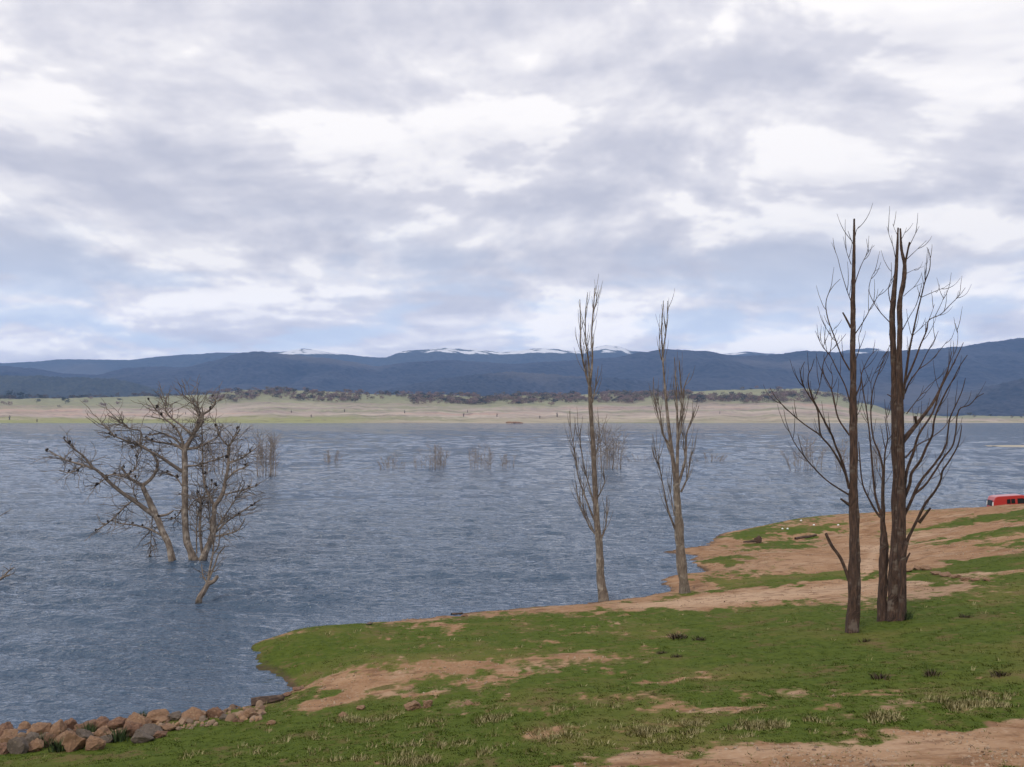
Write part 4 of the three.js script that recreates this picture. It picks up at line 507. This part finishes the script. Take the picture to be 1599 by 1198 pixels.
{
  const white = new THREE.MeshStandardMaterial({ color: new THREE.Color(0.82, 0.82, 0.8), roughness: 0.8 }), g = rockGeometry(88, 2);
  [[1222, 827, 'bright white stone, left of the close pair on the far grass patch'], [1230, 827, 'bright white stone, right of the close pair on the far grass patch'], [1251, 814, 'bright white stone by the far water edge'], [1271, 821, 'bright white stone right of the far grass patch'], [1309, 821, 'bright white stone nearest the single poplar']].forEach(([px, py, label]) => { const c = onLand(px, py), m = lump('white_stone', label, 'stone', g, white, c, 'white stones on the far point'); m.scale.set(0.09, 0.075, 0.08); m.position.y = level(c.x, -c.z) + 0.05; });
}
// weeds: low brown dead clumps in the lawn
function tuft(seed, blades, spread, width, bend) {
  const r = rng(seed), pos = [], nrm = [], uv = [];
  for (let i = 0; i < blades; i++) {
    const a = r() * 6.28, q = r() * spread, x = Math.cos(a) * q, z = Math.sin(a) * q, h = 0.55 + r() * 0.45, b = r() * 6.28, w = width * (0.6 + r() * 0.6), lx = Math.cos(a + r() - 0.5) * bend * h * (0.3 + r()), lz = Math.sin(a + r() - 0.5) * bend * h * (0.3 + r()), dx = Math.cos(b) * w, dz = Math.sin(b) * w;
    const m = [x + lx * 0.35, h * 0.6, z + lz * 0.35], t = [x + lx, h, z + lz];
    pos.push(x - dx, 0, z - dz, x + dx, 0, z + dz, m[0] + dx * 0.7, m[1], m[2] + dz * 0.7, x - dx, 0, z - dz, m[0] + dx * 0.7, m[1], m[2] + dz * 0.7, m[0] - dx * 0.7, m[1], m[2] - dz * 0.7, m[0] - dx * 0.7, m[1], m[2] - dz * 0.7, m[0] + dx * 0.7, m[1], m[2] + dz * 0.7, ...t);
    for (let k = 0; k < 9; k++) { nrm.push(lx * 0.5, 1, lz * 0.5); uv.push(0, 0); }
  }
  const g = new THREE.BufferGeometry(); g.setAttribute('position', new THREE.Float32BufferAttribute(pos, 3)); g.setAttribute('normal', new THREE.Float32BufferAttribute(nrm, 3)); g.setAttribute('uv', new THREE.Float32BufferAttribute(uv, 2)); return g;
}
const weedMaterial = new THREE.MeshStandardMaterial({ color: new THREE.Color(0.085, 0.055, 0.035), roughness: 1, side: THREE.DoubleSide }), greenMaterial = new THREE.MeshStandardMaterial({ color: new THREE.Color(0.05, 0.085, 0.022), roughness: 1, side: THREE.DoubleSide });
[[1058, 997, 0.55, 'broad brown dead weed clump in the lawn left of the poplars'], [1092, 1000, 0.4, 'brown weed clump right of the broad one in the lawn'], [1033, 1021, 0.3, 'dark weed clump below the broad brown one'], [1056, 1027, 0.3, 'dark weed clump at the foot of the grassy hollow'], [1350, 1003, 0.32, 'brown weed clump in front of the single poplar'], [1374, 1060, 0.4, 'grey brown weed clump low on the lawn'], [1456, 1055, 0.42, 'grey brown weed clump right of the low one'], [1508, 965, 0.35, 'reddish weed clump in the lawn right of the big poplar'], [1562, 1056, 0.36, 'brown weed clump near the right edge']].forEach(([px, py, s, label], i) => {
  const c = onLand(px, py), m = lump('weed_clump', label, 'weed', tuft(500 + i, 90, 0.85, 0.035, 0.7), weedMaterial, c, 'dead weed clumps in the lawn'); m.scale.set(s * 0.8, s * 0.5, s * 0.7); m.position.y = level(c.x, -c.z) - 0.02;
});
[[137, 1150, .4, 'green bush of weeds between boulders in the middle of the rock pile'], [68, 1168, .4, 'green weeds in front of the left boulders'], [92, 1174, .38, 'green weeds between the front boulders'], [186, 1158, .4, 'green weeds at the right of the front boulders'], [222, 1124, .28, 'small green weed on top of the rock pile'], [1412, 968, .42, 'dark green weeds at the foot of the big poplar']].forEach(([px, py, s, label], i) => {
  const c = onLand(px, py), m = lump('green_weeds', label, 'weed', tuft(530 + i, 130, 0.7, 0.03, 0.5), greenMaterial, c, 'green weeds along the shore'); m.scale.set(s, s * 1.15, s); m.position.y = level(c.x, -c.z) - 0.02;
});
{ // grass: short lawn blades, and pale dry tussocks along the bank
  const r = rng(303), M = new THREE.Matrix4(), Q = new THREE.Quaternion(), Y = new THREE.Vector3(0, 1, 0), col = new THREE.Color(), lawn = [], dry = [];
  const dryBeds = []; [[1100, 1142, 90, 9, 1], [1270, 1132, 120, 8, 1], [1370, 1122, 70, 7, .8], [1540, 1094, 70, 10, 1], [1480, 1104, 60, 6, .7], [720, 1128, 60, 10, .7], [570, 1128, 60, 10, .5], [690, 1185, 90, 9, .9], [590, 1175, 80, 10, .5], [880, 1150, 200, 10, .45], [1000, 1155, 90, 7, .7], [830, 1112, 120, 5, .4], [420, 1170, 120, 12, .2], [1200, 1140, 300, 6, .5]].forEach((a) => patch(...a, dryBeds));
  for (let i = 0; i < 420000 && lawn.length < 80000; i++) {
    const d = 17 + 62 * Math.pow(r(), 1.7), x = (r() * 2 - 1) * (d * 0.56 + 3), h = level(x, d); if (h < 0.1) continue;
    const g = grassAt(x, d, h) + noise(x * 3, d * 3) * 0.25; if (g < 0.55 && r() > 0.05 + Math.max(0, g) * 0.1) continue;
    lawn.push([x, h, d, r(), r()]);
  }
  for (let i = 0; i < 300000 && dry.length < 4200; i++) { const d = 17 + 30 * r(), x = (r() * 2 - 1) * (d * 0.56 + 3), h = level(x, d), k = sumPatches(dryBeds, x, d) + 0.004; if (h < 0.15 || r() > k * 1.2 || fbm(x * 1.1, d * 1.1 + 70, 3) < 0.22 || grassAt(x, d, h) < 0.35) continue; dry.push([x, h, d, r(), r()]); }
  const add = (name, label, geometry, list, size) => {
    const m = finish(new THREE.InstancedMesh(geometry, new THREE.MeshPhysicalMaterial({ specularIntensity: 0.15, roughness: 1, side: THREE.DoubleSide }), list.length));
    list.forEach(([x, h, d, a, b], i) => { const [sx, sy, c] = size(a, b, x, d); Q.setFromAxisAngle(Y, a * 50); M.compose(new THREE.Vector3(x, h - 0.015, -d), Q, new THREE.Vector3(sx, sy, sx)); m.setMatrixAt(i, M); m.setColorAt(i, col.setRGB(...c)); });
    m.name = name; m.userData = { kind: 'stuff', label, category: 'grass' }; scene.add(m);
  };
  add('lawn_grass', 'short green grass covering the near bank', tuft(601, 12, 1, 0.05, 0.6), lawn, (a, b, x, d) => { const n = fbm(x * 0.16, d * 0.2 + 50, 3), n2 = fbm(x * 1.2, d * 1.2, 2), c = mix3(mix3([0.068, 0.102, 0.014], [0.118, 0.158, 0.024], b), [0.23, 0.19, 0.065], clamp(n * 0.8 + n2 * 0.3 - 0.02) * 0.8); return [0.10 + b * 0.10, (0.014 + 0.03 * a * a) * (1 + n2 * 0.6) * (d < 32 ? 1.25 : 1), c]; });
  add('dry_grass', 'pale dry grass tussocks along the lower bank', tuft(602, 10, 0.7, 0.035, 0.9), dry, (a, b) => [0.10 + b * 0.10, 0.09 + 0.16 * a * a, mix3([0.30, 0.26, 0.09], [0.66, 0.57, 0.31], b)]);
}
// stumps on the far shore
{
  const m = new THREE.MeshStandardMaterial({ color: new THREE.Color(0.07, 0.055, 0.045), roughness: 1 }), r = rng(404), V = (x, y, z) => new THREE.Vector3(x, y, z);
  const g = mergeGeometries([limb([V(0, -0.5, 0), V(0.2, 3, 0), V(-0.2, 6.5, 0.2)], [0.9, 0.6, 0.25], 8, 2, 0.15), limb([V(0.1, 3, 0), V(1.2, 4.6, 0.3), V(1.6, 6, 0.2)], [0.4, 0.3, 0.12], 6, 3, 0.1), limb([V(0, 2.2, 0), V(-1.1, 3.6, -0.3), V(-1.3, 5, 0)], [0.35, 0.25, 0.1], 6, 4, 0.1)]);
  [[58, 1560], [15, 1600], [290, 1800], [455, 1850], [538, 1900], [632, 1840], [724, 1760], [776, 1700], [730, 1950], [843, 1640], [870, 1700], [1124, 1800], [925, 1720], [486, 1700]].forEach(([px, d], i) => { const s = lump('far_stump', 'dark dead stump standing on the bare tan far shore', 'stump', g, m, V(wX(px, d), shoreLookup(px, d), -d), 'stumps on the far shore'); s.scale.setScalar(0.7 + r() * 0.5); s.rotation.y = i; });
  const rm = rockTones[1][1]; [[806, 1392, 9, 'pale rock at the tip of the far shore spit'], [797, 1398, 6, 'smaller pale rock behind the tip of the far spit']].forEach(([px, d, w, label], i) => { const s = lump('boulder', label, 'rock', rockShapes[i], rm, V(wX(px, d), 0.6, -d)); s.scale.set(w, 2.2, 4); });
}
{ // sandbar on the right
  const d = 330, g = rockGeometry(19, 4).scale(17, 0.5, 7); const m = structure('sandbar', g, new THREE.MeshStandardMaterial({ color: new THREE.Color(0.42, 0.38, 0.30), roughness: 1 })); m.position.set(wX(1600, d) + 5, 0.05, -d);
}
// ---------------------------------------------------------------- the red van behind the rise
{
  const d = 92, x0 = wX(1545, d), y0 = level(x0 + 2, d), van = thing('van', 'red van with dark side windows parked behind the rise', 'van', new THREE.Vector3(x0, y0, -d));
  van.rotation.z = 0.06; van.rotation.y = -0.10;
  const red = new THREE.MeshPhysicalMaterial({ color: new THREE.Color(0.42, 0.022, 0.018), roughness: 0.35, clearcoat: 0.6, clearcoatRoughness: 0.2 }), glass = new THREE.MeshPhysicalMaterial({ color: new THREE.Color(0.012, 0.016, 0.02), roughness: 0.08 }), black = new THREE.MeshStandardMaterial({ color: new THREE.Color(0.02, 0.02, 0.02), roughness: 0.8 }), white = new THREE.MeshStandardMaterial({ color: new THREE.Color(0.75, 0.75, 0.73), roughness: 0.5 }), chrome = new THREE.MeshStandardMaterial({ color: new THREE.Color(0.6, 0.6, 0.6), metalness: 1, roughness: 0.25 });
  const s = new THREE.Shape(); [[0.02, 0.38], [0, 0.9], [0.10, 1.55], [0.26, 1.86], [0.5, 1.93], [2.5, 1.95], [2.8, 1.9], [3.62, 1.16], [4.2, 1.02], [4.38, 0.85], [4.42, 0.4], [3.95, 0.34], [3.9, 0.5], [3.6, 0.68], [3.3, 0.5], [3.25, 0.34], [1.2, 0.34], [1.15, 0.5], [0.85, 0.68], [0.55, 0.5], [0.5, 0.34]].forEach(([a, b], i) => (i ? s.lineTo(a, b) : s.moveTo(a, b)));
  const body = new THREE.ExtrudeGeometry(s, { depth: 1.56, bevelEnabled: true, bevelThickness: 0.05, bevelSize: 0.05, bevelSegments: 3 }).translate(0, 0, -0.78); part('body', body, red, van);
  const pane = (pts, z, m = glass, name = 'side_window') => { const q = new THREE.Shape(); pts.forEach(([a, b], i) => (i ? q.lineTo(a, b) : q.moveTo(a, b))); return part(name, new THREE.ExtrudeGeometry(q, { depth: 0.02, bevelEnabled: false }).translate(0, 0, z), m, van); };
  for (const z of [0.83, -0.85]) { pane([[1.18, 1.28], [1.2, 1.68], [1.5, 1.7], [1.5, 1.28]], z); pane([[1.56, 1.28], [1.56, 1.7], [1.9, 1.7], [1.9, 1.28]], z); pane([[2.1, 1.25], [2.1, 1.72], [2.62, 1.72], [3.1, 1.25]], z); const h = pane([[2.15, 1.05], [2.15, 1.09], [2.35, 1.09], [2.35, 1.05]], z, black, 'door_handle'); }
  const ws = part('windscreen', new THREE.BoxGeometry(0.95, 0.02, 1.42), glass, van); ws.position.set(3.255, 1.595, 0); ws.rotation.z = -0.734;
  const rw = part('rear_window', new THREE.BoxGeometry(0.02, 0.5, 1.2), glass, van); rw.position.set(-0.0, 1.38, 0); rw.rotation.z = -0.15;
  for (const z of [0.72, -0.72]) { const tl = part('tail_light', new THREE.BoxGeometry(0.05, 0.34, 0.16), white, van); tl.position.set(0.0, 1.32, z); tl.rotation.z = -0.15; part('headlight', new THREE.CylinderGeometry(0.11, 0.11, 0.05, 20).rotateZ(Math.PI / 2), chrome, van).position.set(4.43, 0.72, z * 0.8); const mir = part('mirror', new THREE.BoxGeometry(0.08, 0.2, 0.14), black, van); mir.position.set(2.95, 1.3, z * 1.32); }
  for (const [x, z] of [[0.85, 0.72], [0.85, -0.72], [3.6, 0.72], [3.6, -0.72]]) { const w = part('wheel', new THREE.TorusGeometry(0.24, 0.095, 12, 28), black, van); w.position.set(x, 0.33, z); part('rim', new THREE.CylinderGeometry(0.18, 0.18, 0.14, 20).rotateX(Math.PI / 2), chrome, w); }
  for (const [x, n] of [[-0.07, 'rear_bumper'], [4.46, 'front_bumper']]) part(n, new THREE.BoxGeometry(0.1, 0.16, 1.64), black, van).position.set(x, 0.46, 0);
}
renderer.render(scene, camera);
